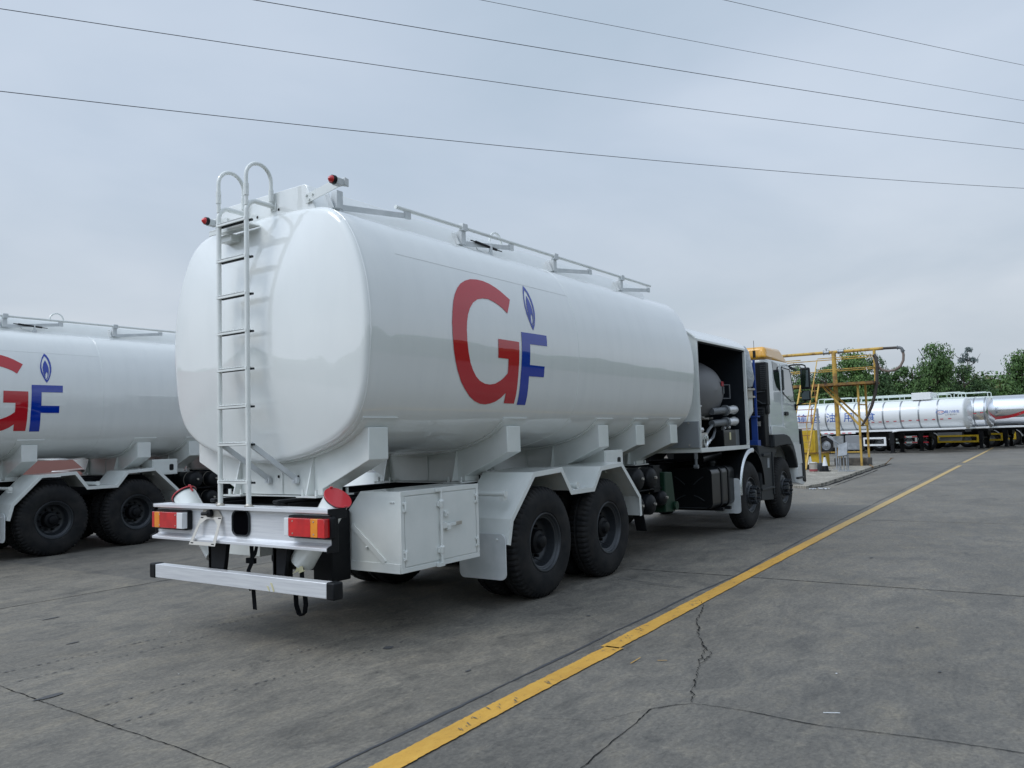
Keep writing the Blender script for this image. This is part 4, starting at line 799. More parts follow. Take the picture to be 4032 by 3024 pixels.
#@@PART3
# ================================================================== GROUND AND YARD
def struct(o, kind='structure'): o['kind'] = kind; return o
mb = MB(); mb.add([(-500, -500, 0), (1500, -500, 0), (1500, 500, 0), (-500, 500, 0)], [(0, 1, 2, 3)]); struct(mb.build('ground', 'concrete', smooth=0))
def ribbon2(mb, pts, wf, z_, step=.05, jit=.0, seed=0):
    rnd = random.Random(seed); out = []
    for (a_, b_) in zip(pts[:-1], pts[1:]):
        a_ = Vector(a_); b_ = Vector(b_); n = max(1, int((b_-a_).length/step))
        out += [a_.lerp(b_, i/n) for i in range(n)]
    out.append(Vector(pts[-1])); L = []; off = 0
    for i, p in enumerate(out):
        t = (out[min(i+1, len(out)-1)]-out[max(i-1, 0)]).normalized(); n_ = Vector((-t.y, t.x)); off = off*.8+rnd.uniform(-1, 1)*jit; wv = wf(i, rnd)
        c_ = p+n_*off; L.append((c_+n_*wv/2, c_-n_*wv/2))
    k = len(mb.v)
    for a_, b_ in L: mb.v += [(a_.x, a_.y, z_), (b_.x, b_.y, z_)]
    mb.f += [(k+2*i, k+2*i+1, k+2*i+3, k+2*i+2) for i in range(len(L)-1)]
mb = MB()
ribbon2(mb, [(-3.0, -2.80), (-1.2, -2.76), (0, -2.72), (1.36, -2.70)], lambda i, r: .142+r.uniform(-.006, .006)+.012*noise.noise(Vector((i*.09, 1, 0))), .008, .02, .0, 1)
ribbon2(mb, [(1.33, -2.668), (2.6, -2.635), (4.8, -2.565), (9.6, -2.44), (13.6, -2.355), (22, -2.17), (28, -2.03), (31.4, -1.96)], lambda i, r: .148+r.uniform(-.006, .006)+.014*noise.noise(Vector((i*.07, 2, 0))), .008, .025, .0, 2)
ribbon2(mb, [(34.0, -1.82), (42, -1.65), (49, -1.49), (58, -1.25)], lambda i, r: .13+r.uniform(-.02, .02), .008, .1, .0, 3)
mb.add([(1.02, -2.99, .008), (1.19, -2.985, .008), (1.19, -2.991, .008), (1.03, -2.998, .008)], [(0, 1, 2, 3)]); mb.add([(1.18, -3.12, .008), (1.215, -3.18, .008), (1.209, -3.184, .008), (1.175, -3.128, .008)], [(0, 1, 2, 3)])
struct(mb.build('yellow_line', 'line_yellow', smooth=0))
M['smear'] = mat('dark_rubber_smear', (.14, .125, .10), .8)
mb = MB(); rs_ = random.Random(9)
for cx, cy, l_ in ((1.25, -2.60, .10), (1.62, -2.66, .10), (1.36, -2.75, .09), (1.95, -2.63, .06), (3.0, -2.62, .07), (.35, -2.72, .10), (-.1, -2.72, .12), (-.5, -2.74, .12)):
    for k in range(7):
        ox, oy = rs_.uniform(-l_, l_), rs_.uniform(-.035, .035); a_ = rs_.uniform(.8, 1.4); w_ = rs_.uniform(.002, .006); q = Vector((math.cos(a_), math.sin(a_)))*rs_.uniform(.01, .035); n_ = Vector((-q.y, q.x)).normalized()*w_
        mb.add([(cx+ox-q.x, cy+oy-q.y, .0125), (cx+ox+n_.x, cy+oy+n_.y, .0125), (cx+ox+q.x, cy+oy+q.y, .0125), (cx+ox-n_.x, cy+oy-n_.y, .0125)], [(0, 1, 2, 3)])
struct(mb.build('line_smear', 'smear', smooth=0))
mb = MB()
ribbon2(mb, [(-3, -2.53), (-1, -2.51), (.3, -2.497), (1.24, -2.479), (2.3, -2.462), (3.6, -2.442), (4.6, -2.47), (7.2, -2.34), (10.9, -2.2), (13.6, -2.14), (28, -1.80), (49, -1.22), (60, -.95)], lambda i, r: .008+.030*max(0, noise.noise(Vector((i*.07, 0, 0)))+.25)+.008*r.random(), .004, .05, .0035, 5)
struct(mb.build('tar_seam', 'tar', smooth=0))
mb = MB()
def thin(i, r): return .0035+.007*r.random()**3
ribbon2(mb, [(.467, -3.671), (.75, -3.55), (1.0, -3.50), (1.25, -3.40), (1.5, -3.38), (1.7, -3.25), (1.9, -3.13), (2.134, -3.031), (2.4, -2.93), (2.65, -2.84), (2.9, -2.78), (3.1, -2.70), (3.24, -2.60)], lambda i, r: .003+.016*r.random()**5, .0085, .022, .011, 11)
ribbon2(mb, [(.257, -3.504), (.40, -3.60), (.467, -3.671), (.49, -3.9), (.478, -4.127), (.463, -4.39), (.53, -4.903), (.553, -5.309), (.58, -6.2)], lambda i, r: .002+.012*max(0, noise.noise(Vector((i*.12, 3, 0)))+.1)+.003*r.random(), .004, .022, .004, 12)
ribbon2(mb, [(-.9, -3.59), (-.661, -3.571), (-.2, -3.54), (.257, -3.504)], thin, .004, .03, .004, 13)
ribbon2(mb, [(-1.47, 3), (-1.484, .508), (-1.503, -.142), (-1.509, -1.016), (-1.515, -1.775), (-1.536, -2.056), (-1.55, -2.6)], thin, .004, .03, .004, 14)
ribbon2(mb, [(1.7, -3.25), (1.45, -3.33), (1.25, -3.40)], thin, .0086, .02, .012, 15)
ribbon2(mb, [(-.2, -3.0), (-.05, -3.35), (.257, -3.504)], lambda i, r: .002, .004, .03, .006, 16)
struct(mb.build('ground_crack', 'dark_crack', smooth=0))
mb = MB()
for pts, s_ in (([(4.603, -1.2), (4.61, -1.475), (4.629, -2.636), (4.65, -4), (4.678, -5.14), (4.7, -9)], 1), ([(10.60, 2), (10.63, -.8), (10.745, -1.73), (10.85, -6)], 2), ([(18.0, .1), (18.01, -2.34), (18.1, -8)], 3), ([(4.55, 2.5), (4.5, 6.0)], 4), ([(25.2, .4), (25.4, -8)], 6), ([(33.5, .4), (33.6, -9)], 7), ([(-2, 3.55), (9, 3.3), (30, 3.0)], 5), ([(-7.5, -9), (-7.5, 6)], 8)):
    ribbon2(mb, pts, lambda i, r: .009+.008*r.random(), .004, .06, .002, 30+s_)
struct(mb.build('slab_joint', 'dark_crack', smooth=0))
# faint dashed tyre prints, scuffs and oil spots
g = mat('tyre_print', (.075, .076, .078), .8); M['print'] = g
mb = MB(); rnd = random.Random(4)
for (xa, ya, xb, yb, n) in ((-1.6, .87, 1.1, .71, 46), (-1.7, .53, .5, .46, 38), (-1.4, -.55, 1.5, -.75, 40), (-1.5, -.95, .8, -1.15, 30)):
    for i in range(n):
        if rnd.random() < .2: continue
        t = (i+rnd.uniform(-.15, .15))/n; x_, y_ = xa+(xb-xa)*t, ya+(yb-ya)*t; l_ = rnd.uniform(.014, .028); w_ = rnd.uniform(.005, .011)*(1 if n > 40 else .8)
        mb.add([(x_-l_, y_, .005), (x_, y_-w_, .005), (x_+l_, y_+.004, .005), (x_, y_+w_, .005)], [(0, 1, 2, 3)])
def blob(mb, x_, y_, rx, ry, z_, n=14, rnd=rnd):
    mb.add([(x_+rx*math.cos(2*PI*k/n)*rnd.uniform(.75, 1.15), y_+ry*math.sin(2*PI*k/n)*rnd.uniform(.75, 1.15), z_) for k in range(n)], [tuple(range(n))])
for x_, y_, a_, b_ in ((.547, -1.174, .05, .035), (-1.42, -.05, .10, .035), (2.2, -2.0, .02, .02), (3.0, -4.5, .02, .012), (1.8, -4.8, .02, .01), (-.6, 1.3, .06, .015), (2.9, 1.6, .05, .02), (-.2, 2.5, .09, .02), (6.5, -3.5, .05, .015), (.35, -2.1, .03, .012)): blob(mb, x_, y_, a_, b_, .005)
struct(mb.build('ground_stain', 'print', smooth=0))
g = mat('pale_scuff', (.175, .168, .155), .85); M['scuff'] = g
mb = MB()
for cx, cy, rr_, a0, a1, k in ((7.2, -2.6, 3.4, 158, 176, 2),):
    for j in range(k):
        for q in range(2):
            pts = [(cx+(rr_+j*.06+q*.014)*math.cos(R(a)), cy+(rr_+j*.06+q*.014)*math.sin(R(a))) for a in range(a0+j*2, a1-j, 2)]
            ribbon2(mb, pts, lambda i, r: .004+.008*r.random(), .0045+.0001*j, .02, .001, j)
struct(mb.build('tyre_scuff', 'scuff', smooth=0))
mb = MB()
for x_, y_, s_ in ((.02, .9, 1), (.15, -.6, .6), (-.7, -.35, .7), (1.45, -4.25, 1.2), (3.9, -5.0, .7), (-.2, 4.1, 1)): blob(mb, x_, y_, .008*s_, .006*s_, .006, 6)
struct(mb.build('pale_chip', 'cone_white', smooth=0))
mb = MB(); mb.obox((.66, -4.36, .006), (.70, -4.44, .006), .004, .004); tag(mb.build('cigarette_end', 'cone_white'), 'tiny white cigarette end lying beside the long crack at the lower right', 'litter')

# paved apron of the filling point, its kerb and the broken drain
AP = [(18.55, 8), (18.55, .95), (18.15, .34), (19.6, .22), (24, .46), (28.2, .74), (33.2, .95), (34.2, 1.6), (34.2, 8)]
mb = MB(); mb.prism(AP, 'z', -.02, .07); struct(mb.build('paved_apron', 'pavers', smooth=0, bev=.01))
mb = MB()
ribbon2(mb, [(18.2, .22), (19.6, .10), (24, .34), (28.2, .62), (33.4, .84)], lambda i, r: .10+.05*math.sin(i*.6)*r.random(), .006, .2, .008, 3)
ribbon2(mb, [(19.4, -.10), (24, .10), (28.2, .40)], lambda i, r: .02+.03*r.random(), .006, .2, .01, 4)
struct(mb.build('drain_channel', 'dark_crack', smooth=0))
mb = MB(); mb.tube([(32.4, .9, .01), (32.4, .62, .28)], .015, 6); mb.tube([(32.4, .55, .28), (32.4, .69, .28)], .012, 6); mb.obox((30.8, 1.2, .09), (29.2, .75, .06), .05, .03)
tag(mb.build('scrap_metal_bar', 'rust'), 'rusty metal bar with a valve lying over the drain beside the yellow platform', 'scrap metal')
mb = MB(); rnd = random.Random(3)
for k in range(14):
    x_, y_ = 17.9+rnd.uniform(-.15, .2), .16-k*.033; mb.add([(x_, y_, .01), (x_+.12, y_-.03, .01+rnd.uniform(.01, .04)), (x_+.2, y_+.01, .012), (x_+.07, y_+.04, .03)], [(0, 1, 2, 3)])
tag(mb.build('crumpled_plastic', 'cone_white', smooth=0), 'white crumpled plastic strip lying at the corner of the apron kerb', 'litter')

# ------------------------------------------------------------------ yellow filling platform
GX = 30.5
gt = thing('filling_platform', (GX, 2.0, 0), label='rusty yellow raised filling platform with steep ladder, railings and overhead pipe', cat='platform')
def gb(mb, name, mat_, parent=None, **k):
    mb.v = [(x_-GX, y_-2.0, z_) for x_, y_, z_ in mb.v]; return mb.build(name, mat_, parent or gt, **k)
mb = MB(); mb.box(29.9, 31.1, .68, 6.2, 3.345, 3.395); mb.box(29.88, 29.92, .68, 6.2, 3.30, 3.40); mb.box(31.08, 31.12, .68, 6.2, 3.30, 3.40); dk = gb(mb, 'deck', 'rust')
mb = MB(); mb.tube([(GX, 2.24, .07), (GX, 2.24, 4.70)], .088, 16); gb(mb, 'main_post', 'yellow')
mb = MB(); mb.tube([(GX, .70, 3.39), (GX, .70, 4.69)], .055, 12); gb(mb, 'pipe_post', 'yellow')
mb = MB(); mb.tube([(GX, 9.5, 4.60), (GX, 4.1, 4.705), (GX, .36, 4.69)], .062, 14); pp = gb(mb, 'overhead_pipe', 'yellow')
mb = MB(); mb.tube([(GX, .38, 4.69), (GX, -.17, 4.675)], .052, 12); gb(mb, 'pipe_end', 'dark_hose', pp)
mb = MB(); mb.tube([(GX, -.15, 4.675), (GX, -.23, 4.67), (GX, -.30, 4.63), (GX, -.335, 4.56), (GX, -.34, 4.47)], .06, 12); mb.tube([(GX, -.145, 4.675), (GX, -.165, 4.675)], .085, 12); mb.tube([(GX, -.337, 4.55), (GX, -.338, 4.52)], .085, 12); gb(mb, 'pipe_elbow', 'grey_hose', pp)
for y_ in (2.52, 1.95):
    mb = MB(); mb.tube([(GX, y_-.11, 4.70), (GX, y_+.11, 4.70)], .075, 12)
    for q in (-.11, .10): mb.tube([(GX, y_+q, 4.70), (GX, y_+q+.02, 4.70)], .105, 12)
    if y_ > 2: mb.tube([(GX, y_, 4.76), (GX, y_, 4.86)], .02, 6); mb.box(GX-.02, GX+.02, y_-.06, y_+.06, 4.85, 4.87)
    gb(mb, 'pipe_valve', 'steel_box', pp)
mb = MB(); hp = [(GX, -.34, 4.50), (GX, -.36, 4.38), (GX-.02, -.34, 4.15), (GX-.04, -.22, 3.92), (GX-.06, -.02, 3.80), (GX-.08, .2, 3.765), (GX-.1, .42, 3.83), (GX-.12, .56, 3.97), (GX-.14, .63, 4.15), (GX-.15, .66, 4.34)]
mb.tube(hp, .048, 12); gb(mb, 'hose', 'brown_hose', pp)
mb = MB(); mb.tube([(GX-.15, .66, 4.32), (GX-.15, .70, 4.43), (GX-.16, .67, 4.46), (GX-.2, .61, 4.35), (GX-.2, .585, 4.1), (GX-.2, .60, 3.7), (GX-.2, .64, 3.3), (GX-.2, .72, 2.9), (GX-.2, .86, 2.45), (GX-.2, 1.03, 2.05), (GX-.2, 1.27, 1.66)], [.048]*3+[.06]*6+[.05, .04], 12); gb(mb, 'hanging_hose', 'dark_hose', pp)
def bars(lst, name, mt, w_=.04):
    for a_, b_ in lst:
        mb = MB(); mb.obox(a_, b_, w_, w_); gb(mb, name, mt)
bars([((29.92, .72, 4.42), (29.92, 2.74, 4.42)), ((31.1, .72, 4.44), (31.1, 6.2, 4.44)), ((29.92, 3.42, 4.42), (29.92, 6.2, 4.42)), ((29.92, .72, 3.95), (29.92, 2.74, 3.95)), ((31.1, .72, 3.96), (31.1, 6.2, 3.96)), ((29.92, 3.42, 3.95), (29.92, 6.2, 3.95)), ((29.92, .72, 4.42), (31.1, .72, 4.44)), ((29.92, .72, 3.95), (31.1, .72, 3.96))], 'railing', 'yellow', .034)
bars([((x_, y_, 3.39), (x_, y_, 4.43)) for x_, ys in ((29.92, (.74, 1.40, 2.08, 2.74, 3.42, 4.2, 5.2)), (31.1, (.74, 2.2, 2.95, 4.0, 5.2))) for y_ in ys], 'railing_post', 'yellow', .034)
bars([((30.2, 1.325, 3.35), (30.2, 1.35, .07)), ((31.0, 1.20, 3.35), (31.0, 1.22, .07)), ((31.0, 5.8, 3.35), (31.0, 5.8, .07))], 'leg', 'yellow', .075)
bars([((30.25, 2.70, 3.33), (30.22, 1.34, 1.66)), ((30.95, 2.70, 3.33), (31.0, 1.24, 1.70))], 'brace', 'yellow', .07)
bars([((30.2, 1.34, 1.66), (31.0, 1.22, 1.66)), ((30.2, 1.34, .62), (30.2, 3.0, .62)), ((30.2, 1.34, 2.5), (31.0, 1.22, 2.5))], 'cross_bar', 'yellow', .05)
# ladder up to the deck
def lp(t, y_): return (26.72+(29.9-26.72)*t, y_, .07+(3.37-.07)*t)
mb = MB(); mb.obox(lp(0, 2.60), lp(1, 2.74), .05, .09); ldr = gb(mb, 'ladder_rail', 'yellow')
mb = MB(); mb.obox(lp(0, 3.32), lp(1, 3.46), .05, .09); gb(mb, 'ladder_rail', 'yellow')
for k in range(1, 13):
    t = k/13; a_ = lp(t, 2.61+.13*t); b_ = lp(t, 3.32+.13*t); mb = MB(); mb.obox(a_, b_, .045, .03); gb(mb, 'rung', 'orange_rust' if 4 < k < 10 else 'yellow')
mb = MB(); mb.tube([(27.4, 2.66, 1.75), (29.9, 2.76, 4.38)], .02, 8); mb.tube([(27.4, 2.66, 1.75), (27.42, 2.64, .78)], .018, 8); gb(mb, 'handrail', 'yellow')
mb = MB(); mb.tube([(28.3, 2.67, 1.70), (28.3, 2.70, 2.70)], .015, 8); mb.tube([(29.1, 2.70, 2.55), (29.1, 2.73, 3.54)], .015, 8); gb(mb, 'handrail_post', 'orange_rust')
mb = MB(); mb.box(30.35, 31.2, 1.14, 2.42, .0, .37); tag(mb.build('concrete_plinth', 'concrete_block', bev=.02), 'dark stained low plinth under the right legs of the yellow platform', 'plinth')
mb = MB(); mb.box(30.28, 30.46, 2.02, 2.40, .80, 1.27); cb_ = tag(mb.build('switch_box', 'light_steel', bev=.01), 'small grey switch box mounted on the yellow platform post', 'box')
# yellow cabinets
kb = thing('yellow_cabinet', (29.5, 3.7, 0), label='yellow steel cabinet on a wider yellow base behind the platform ladder', cat='cabinet')
def rel(mb, o, name, mat_, parent=None, **k):
    mb.v = [(x_-o.location.x, y_-o.location.y, z_-o.location.z) for x_, y_, z_ in mb.v]; return mb.build(name, mat_, parent or o, **k)
mb = MB(); mb.box(29.2, 30.2, 2.56, 4.9, .07, .61); rel(mb, kb, 'base_box', 'yellow_clean', bev=.01)
mb = MB(); mb.box(29.3, 30.2, 2.86, 4.8, .64, 1.53); up_ = rel(mb, kb, 'upper_box', 'yellow_clean', bev=.01)
mb = MB(); mb.box(29.1, 30.25, 2.5, 5.0, .61, .64); rel(mb, kb, 'shelf', 'rust')
mb = MB(); mb.box(29.285, 29.30, 2.95, 3.36, .72, 1.45); rel(mb, kb, 'cabinet_door', 'yellow_clean', up_, bev=.004)
mb = MB(); mb.box(29.29, 29.302, 3.38, 3.48, .74, 1.43); rel(mb, kb, 'dark_slot', 'black', up_)
# grey pole, handrail, steel console, pail, cones
mb = MB(); mb.tube([(27.9, 2.35, .07), (27.9, 2.37, 2.36)], .045, 12); mb.box(27.82, 27.98, 2.27, 2.43, .07, .085); tag(mb.build('grey_pole', 'light_steel'), 'slim light grey steel pole standing beside the platform ladder', 'pole')
mb = MB(); mb.tube([(27.26, 1.62, .07), (27.26, 1.62, 1.02), (27.26, 1.70, 1.16), (27.26, 1.9, 1.3)], .028, 10); mb.tube([(27.26, 1.46, .98), (27.26, 1.62, 1.10), (27.26, 1.80, 1.28)], .022, 8); mb.box(27.2, 27.32, 1.3, 1.75, .07, .085); tag(mb.build('bent_handrail', 'light_steel'), 'bent light grey tube handrail standing behind the steel console', 'handrail')
cs = thing('steel_console', (25.9, 1.09, 0), label='tilted galvanised steel console on thin legs beside the traffic cone', cat='console')
mb = MB(); mb.add([(25.80, .93, .64), (25.80, 1.24, .60), (26.0, 1.24, .99), (26.0, .93, 1.10), (25.86, .93, .62), (25.86, 1.24, .58), (26.06, 1.24, .97), (26.06, .93, 1.08)], [(0, 1, 2, 3), (7, 6, 5, 4), (0, 4, 5, 1), (1, 5, 6, 2), (2, 6, 7, 3), (3, 7, 4, 0)]); rel(mb, cs, 'tilted_panel', 'light_steel')
for x_, y_ in ((25.85, .96), (25.85, 1.22), (26.1, .96), (26.1, 1.22), (25.95, 1.08)):
    mb = MB(); mb.box(x_-.016, x_+.016, y_-.016, y_+.016, .07, .70); rel(mb, cs, 'leg', 'light_steel')
mb = MB(); mb.box(25.8, 26.2, .75, 1.28, .07, .085); rel(mb, cs, 'foot_plate', 'light_steel')
pl = thing('paint_pail', (25.5, 2.01, .07), label='dirty tin pail with a red band standing at the ladder foot', cat='pail')
mb = MB(); mb.lathe([(0, .125), (.01, .132), (.11, .135), (.115, .139), (.12, .135), (.23, .138), (.235, .142), (.24, .138), (.31, .14), (.325, .15), (.335, .14), (.325, .128)], (0, 0, 0), 'z', 24); pb_ = mb.build('pail_body', 'galv', pl)
mb = MB(); mb.lathe([(.02, .1365), (.10, .1385)], (0, 0, 0), 'z', 24); mb.build('red_band', mat('faded_red_band', (.30, .07, .08), .6), pb_)
mb = MB(); mb.lathe([(.326, .13), (.34, .10), (.345, 0)], (0, 0, 0), 'z', 20); mb.build('white_contents', 'cone_white', pb_)
def cone(x_, y_, lab, s_=1):
    c_ = thing('traffic_cone', (x_, y_, .07), label=lab, cat='traffic cone', group='traffic cones at the filling platform')
    mb = MB(); mb.box(-.16*s_, .16*s_, -.16*s_, .16*s_, 0, .03); mb.lathe([(.03, .125*s_), (.20*s_, .095*s_)], (0, 0, 0), 'z', 24); b_ = mb.build('rubber_base', 'black', c_, bev=.006)
    mb = MB(); mb.lathe([(.20*s_, .095*s_), (.215*s_, .088*s_), (.50*s_, .036*s_), (.505*s_, .03*s_)], (0, 0, 0), 'z', 24); mb.build('white_body', 'cone_white', c_)
    mb = MB(); mb.lathe([(.505*s_, .034*s_), (.56*s_, .028*s_), (.57*s_, .0)], (0, 0, 0), 'z', 16); mb.build('black_tip', 'black', c_)
cone(25.8, 1.68, 'white traffic cone with black base standing between pail and steel console'); cone(27.3, 2.58, 'white traffic cone half hidden behind the ladder rail and the pail', .95)
mb = MB(); mb.lathe([(0, .14), (.20, .15), (.26, .13), (.28, .12)], (26.3, 1.95, .07), 'z', 20); tag(mb.build('rubber_bucket', 'cab_grey'), 'dark grey rubber bucket standing just behind the tin pail', 'bucket')

# ------------------------------------------------------------------ overhead wires
WIRES = {'w1': ((2.233, 9.584), [(0, 9.5), (4.357, 9.566), (10.122, 9.786), (17.98, 10.162), (29.331, 10.765)], 'highest-crossing thick cable, second from the left edge of the picture'),
 'w2': ((4.768, 5.931), [(0, 9.5), (5.185, 9.733), (12.138, 9.965), (22.185, 10.496)], ''), 'w3': ((7.323, 2.648), [(0, 9.5), (4.756, 9.618), (9.46, 9.856), (15.727, 10.122)], ''),
 'w4': ((10.042, -.846), [(0, 9.5), (4.075, 9.642), (8.868, 9.851)], ''), 'w5': ((2.259, 9.606), [(0, 8.0), (4.337, 8.076), (10.076, 8.316), (17.9, 8.705), (29.213, 9.426)], '')}
WL = {'w1': 'black overhead cable leaving the left edge just under the top corner', 'w2': 'black overhead cable meeting the top edge left of the middle', 'w3': 'thin overhead cable meeting the top edge near its middle', 'w4': 'thin overhead cable crossing only the top right corner', 'w5': 'lowest overhead cable, crossing the sky just above the truck'}
for k, (p0, pts, _) in WIRES.items():
    # least squares parabola through the seen points, prolonged both ways
    n = len(pts); S_ = [sum(p[0]**q for p in pts) for q in range(5)]; Tm = [sum(p[1]*p[0]**q for p in pts) for q in range(3)]
    A_ = Matrix(((S_[0], S_[1], S_[2]), (S_[1], S_[2], S_[3]), (S_[2], S_[3], S_[4]))); c_ = A_.inverted() @ Vector(Tm)
    az = R(-29.5); L = [-18+i*2 for i in range(45)]
    mb = MB(); mb.tube([(p0[0]+s_*math.cos(az), p0[1]+s_*math.sin(az), c_[0]+c_[1]*s_+c_[2]*s_*s_) for s_ in L], .007 if k in ('w1', 'w2', 'w5') else .0045, 6)
    tag(mb.build('power_cable', 'cable'), WL[k], 'cable', 'overhead cables crossing the sky')

# ------------------------------------------------------------------ tanker semi-trailers far behind
def tprof(n=48, a_=1.25, b_=.94, e_=2.25):
    out = []
    for i in range(n):
        t = 2*PI*i/n; c_, s_ = math.cos(t), math.sin(t); out.append((a_*math.copysign(abs(c_)**(2/e_), c_), b_*math.copysign(abs(s_)**(2/e_), s_)))
    return out
TP = tprof()
def side_y(z_, cz, b_=.94): return 1.25*(1-min(1, abs((z_-cz)/b_))**2.25)**(1/2.25)
def text_mesh(s_, size, cx, cz_, tz, off=.012):
    cu = bpy.data.curves.new('lettering', 'FONT'); cu.body = s_; cu.size = size; cu.align_x = 'CENTER'; cu.align_y = 'CENTER'; cu.resolution_u = 3
    o = bpy.data.objects.new('lettering', cu); col.objects.link(o); dg = bpy.context.evaluated_depsgraph_get(); me = bpy.data.meshes.new_from_object(o.evaluated_get(dg))
    bpy.data.objects.remove(o); mb = MB(); mb.add([(cx+v_.co.x, 1.25-side_y(cz_+v_.co.y, tz)-off, cz_+v_.co.y) for v_ in me.vertices], [tuple(p.vertices) for p in me.polygons]); bpy.data.meshes.remove(me); return mb
def trailer(x_, y_, label, x0, x1, mt, cz, bands, axles, rail=(), guard=None, guard_mt='trailer_white', bh=.94):
    TPs = [(p[0], p[1]*bh/.94) for p in TP]
    t = thing('tank_trailer', (x_, y_, 0), R(264), label=label, cat='tank trailer', group='tank semi-trailers parked side by side')
    def tank_ring(mb, xs):
        n = len(TP); V_ = [(a_, 1.25+p[0]*s_, cz+p[1]*s_) for a_, s_ in xs for p in TPs]
        mb.add(V_, [(i*n+k, i*n+(k+1) % n, (i+1)*n+(k+1) % n, (i+1)*n+k) for i in range(len(xs)-1) for k in range(n)]+[tuple(range(n)), tuple((len(xs)-1)*n+k for k in range(n))])
    hd = [(0, 1), (.04, .985), (.08, .93), (.12, .78), (.15, .55), (.17, .25), (.175, .03)]
    mb = MB(); tank_ring(mb, [(x0-a_, s_) for a_, s_ in reversed(hd)]+[(x1+a_, s_) for a_, s_ in hd]); tk = mb.build('tank', mt, t, smooth=50)
    for bx in bands:
        mb = MB(); tank_ring(mb, [(bx-.045, 1.0), (bx-.04, 1.012), (bx+.04, 1.012), (bx+.045, 1.0)]); mb.build('ring_band', 'steel_box', tk, smooth=0)
    mb = MB(); mb.prism([(.10, 1.28), (.4, 1.38), (x1+.15, 1.43), (x1+.15, 1.34), (.5, 1.30), (.10, 1.24)], 'y', -.04, .05); mb.prism([(.10, 1.28), (.4, 1.38), (x1+.15, 1.43), (x1+.15, 1.34), (.5, 1.30), (.10, 1.24)], 'y', 2.45, 2.54); mb.box(x0, x1, .05, 2.45, 1.30, 1.42); mb.build('skirt_frame', 'trailer_white', t)
    mb = MB(); mb.box(x0+.2, .3, .75, 1.75, .85, 1.32); mb.box(-.5, x1, .5, 2.0, 1.15, 1.32); mb.build('underframe', 'chassis', t)
    for yy in (.22, 2.2):
        mb = MB(); mb.box(-.10, .10, yy-.08, yy+.08, .05, 1.3); mb.box(-.17, .17, yy-.13, yy+.13, 0, .05); mb.box(-.14, .14, yy-.11, yy+.11, .55, 1.25); mb.build('landing_leg', 'black', t, bev=.01)
    mb = MB(); mb.box(-.04, .04, .3, 2.2, .65, .75); mb.build('leg_tie', 'black', t)
    for ax in axles:
        for yy, s_ in ((.02, 1), (2.48, -1)):
            mb = MB(); mb.lathe([(.03, .285), (.02, .27), (.05, .25), (.09, .235), (.075, .17), (.07, .09), (.04, .07), (.03, 0)], (ax, yy, .52), 'y', 24, sgn=s_, caps=(0, 0)); wh = mb.build('wheel', 'steel_box', t)
            mb = MB(); mb.lathe([(.03, .285), (0, .33), (0, .45), (.03, .51), (.06, .525), (.24, .525), (.27, .5), (.29, .3)], (ax, yy, .52), 'y', 32, sgn=s_, caps=(0, 0)); mb.build('tyre', 'rubber', wh)
    mb = MB(); A_ = [(axles[0]+.68*math.cos(R(a)), .52+.66*math.sin(R(a))) for a in range(170, 9, -10)]; mb.strip(A_, 0, .35, .02); mb.build('mudguard', 'trailer_white', t)
    if guard:
        g0, g1, gz0, gz1 = guard; mb = MB()
        mb.box(g0, g1, 0, .04, gz1-.11, gz1); mb.box(g0, g1, 0, .04, gz0, gz0+.11); mb.box(g1-.12, g1, 0, .04, gz0+.11, gz1-.11); mb.box(g0, g0+.08, 0, .04, gz0+.11, gz1-.11)
        gd = mb.build('side_guard', guard_mt, t)
        if guard_mt == 'rail_white':
            for k in range(3):
                mb = MB(); mb.box(g0+.3+k*.65, g0+.6+k*.65, -.006, 0, gz1-.09, gz1-.02); mb.box(g0+.3+k*.65, g0+.6+k*.65, -.006, 0, gz0+.02, gz0+.09); mb.build('reflector', 'text_red', gd)
    for i, (r0, r1) in enumerate(rail):
        for yy in (.72, 1.78):
            mb = MB(); mb.tube([(r0, yy, cz+.90), (r0, yy, cz+1.15), (r0+.08, yy, cz+1.20), (r1-.08, yy, cz+1.20), (r1, yy, cz+1.15), (r1, yy, cz+.90)], .024, 6); mb.box(r0-.1, r1+.1, yy-.03, yy+.03, cz+.84, cz+.92)
            n = max(1, int((r1-r0)/1.2))
            for k in range(1, n): mb.tube([(r0+(r1-r0)*k/n, yy, cz+.9), (r0+(r1-r0)*k/n, yy, cz+1.2)], .02, 6)
            mb.build('top_railing', 'rail_white', t)
    return t, tk
T1, tk1 = trailer(48.3, 3.3, 'white tank trailer nearest the camera with large blue characters on its side', -6.6, 3.86, 'trailer_white', 2.25, (2.57, 1.58, .57, -.40, -1.25, -2.1, -2.93, -3.8, -4.7), (-3.86, -5.15, -6.4), ((-4.44, -2.3), (-2.1, 1.1), (2.29, 3.75)), (-1.59, -.29, .45, .97), 'trailer_white', .90)
mb = MB(); mb.box(1.14, 2.18, .5, 2.0, 3.10, 3.53); mb.build('top_box', 'trailer_white', T1, bev=.02)
for ch, cx in (('食', -1.12), ('用', -2.40), ('油', -3.46), ('运', -4.43), ('输', -5.28)):
    text_mesh(ch, .62, cx, 2.20, 2.25).build('blue_character', 'text_blue', tk1, smooth=0)
mb = MB(); n = 32; V_ = []
for k in range(n):
    a_ = 2*PI*k/n
    for q in (1, .86): xx, zz = 2.745+.235*q*math.cos(a_), 2.325+.125*(q if q == 1 else .80)*math.sin(a_); V_.append((xx, 1.25-side_y(zz, 2.25)-.014, zz))
mb.add(V_, [(2*k, 2*k+1, (2*k+3) % (2*n), (2*k+2) % (2*n)) for k in range(n)]); mb.build('emblem_ring', 'text_blue', tk1, smooth=0)
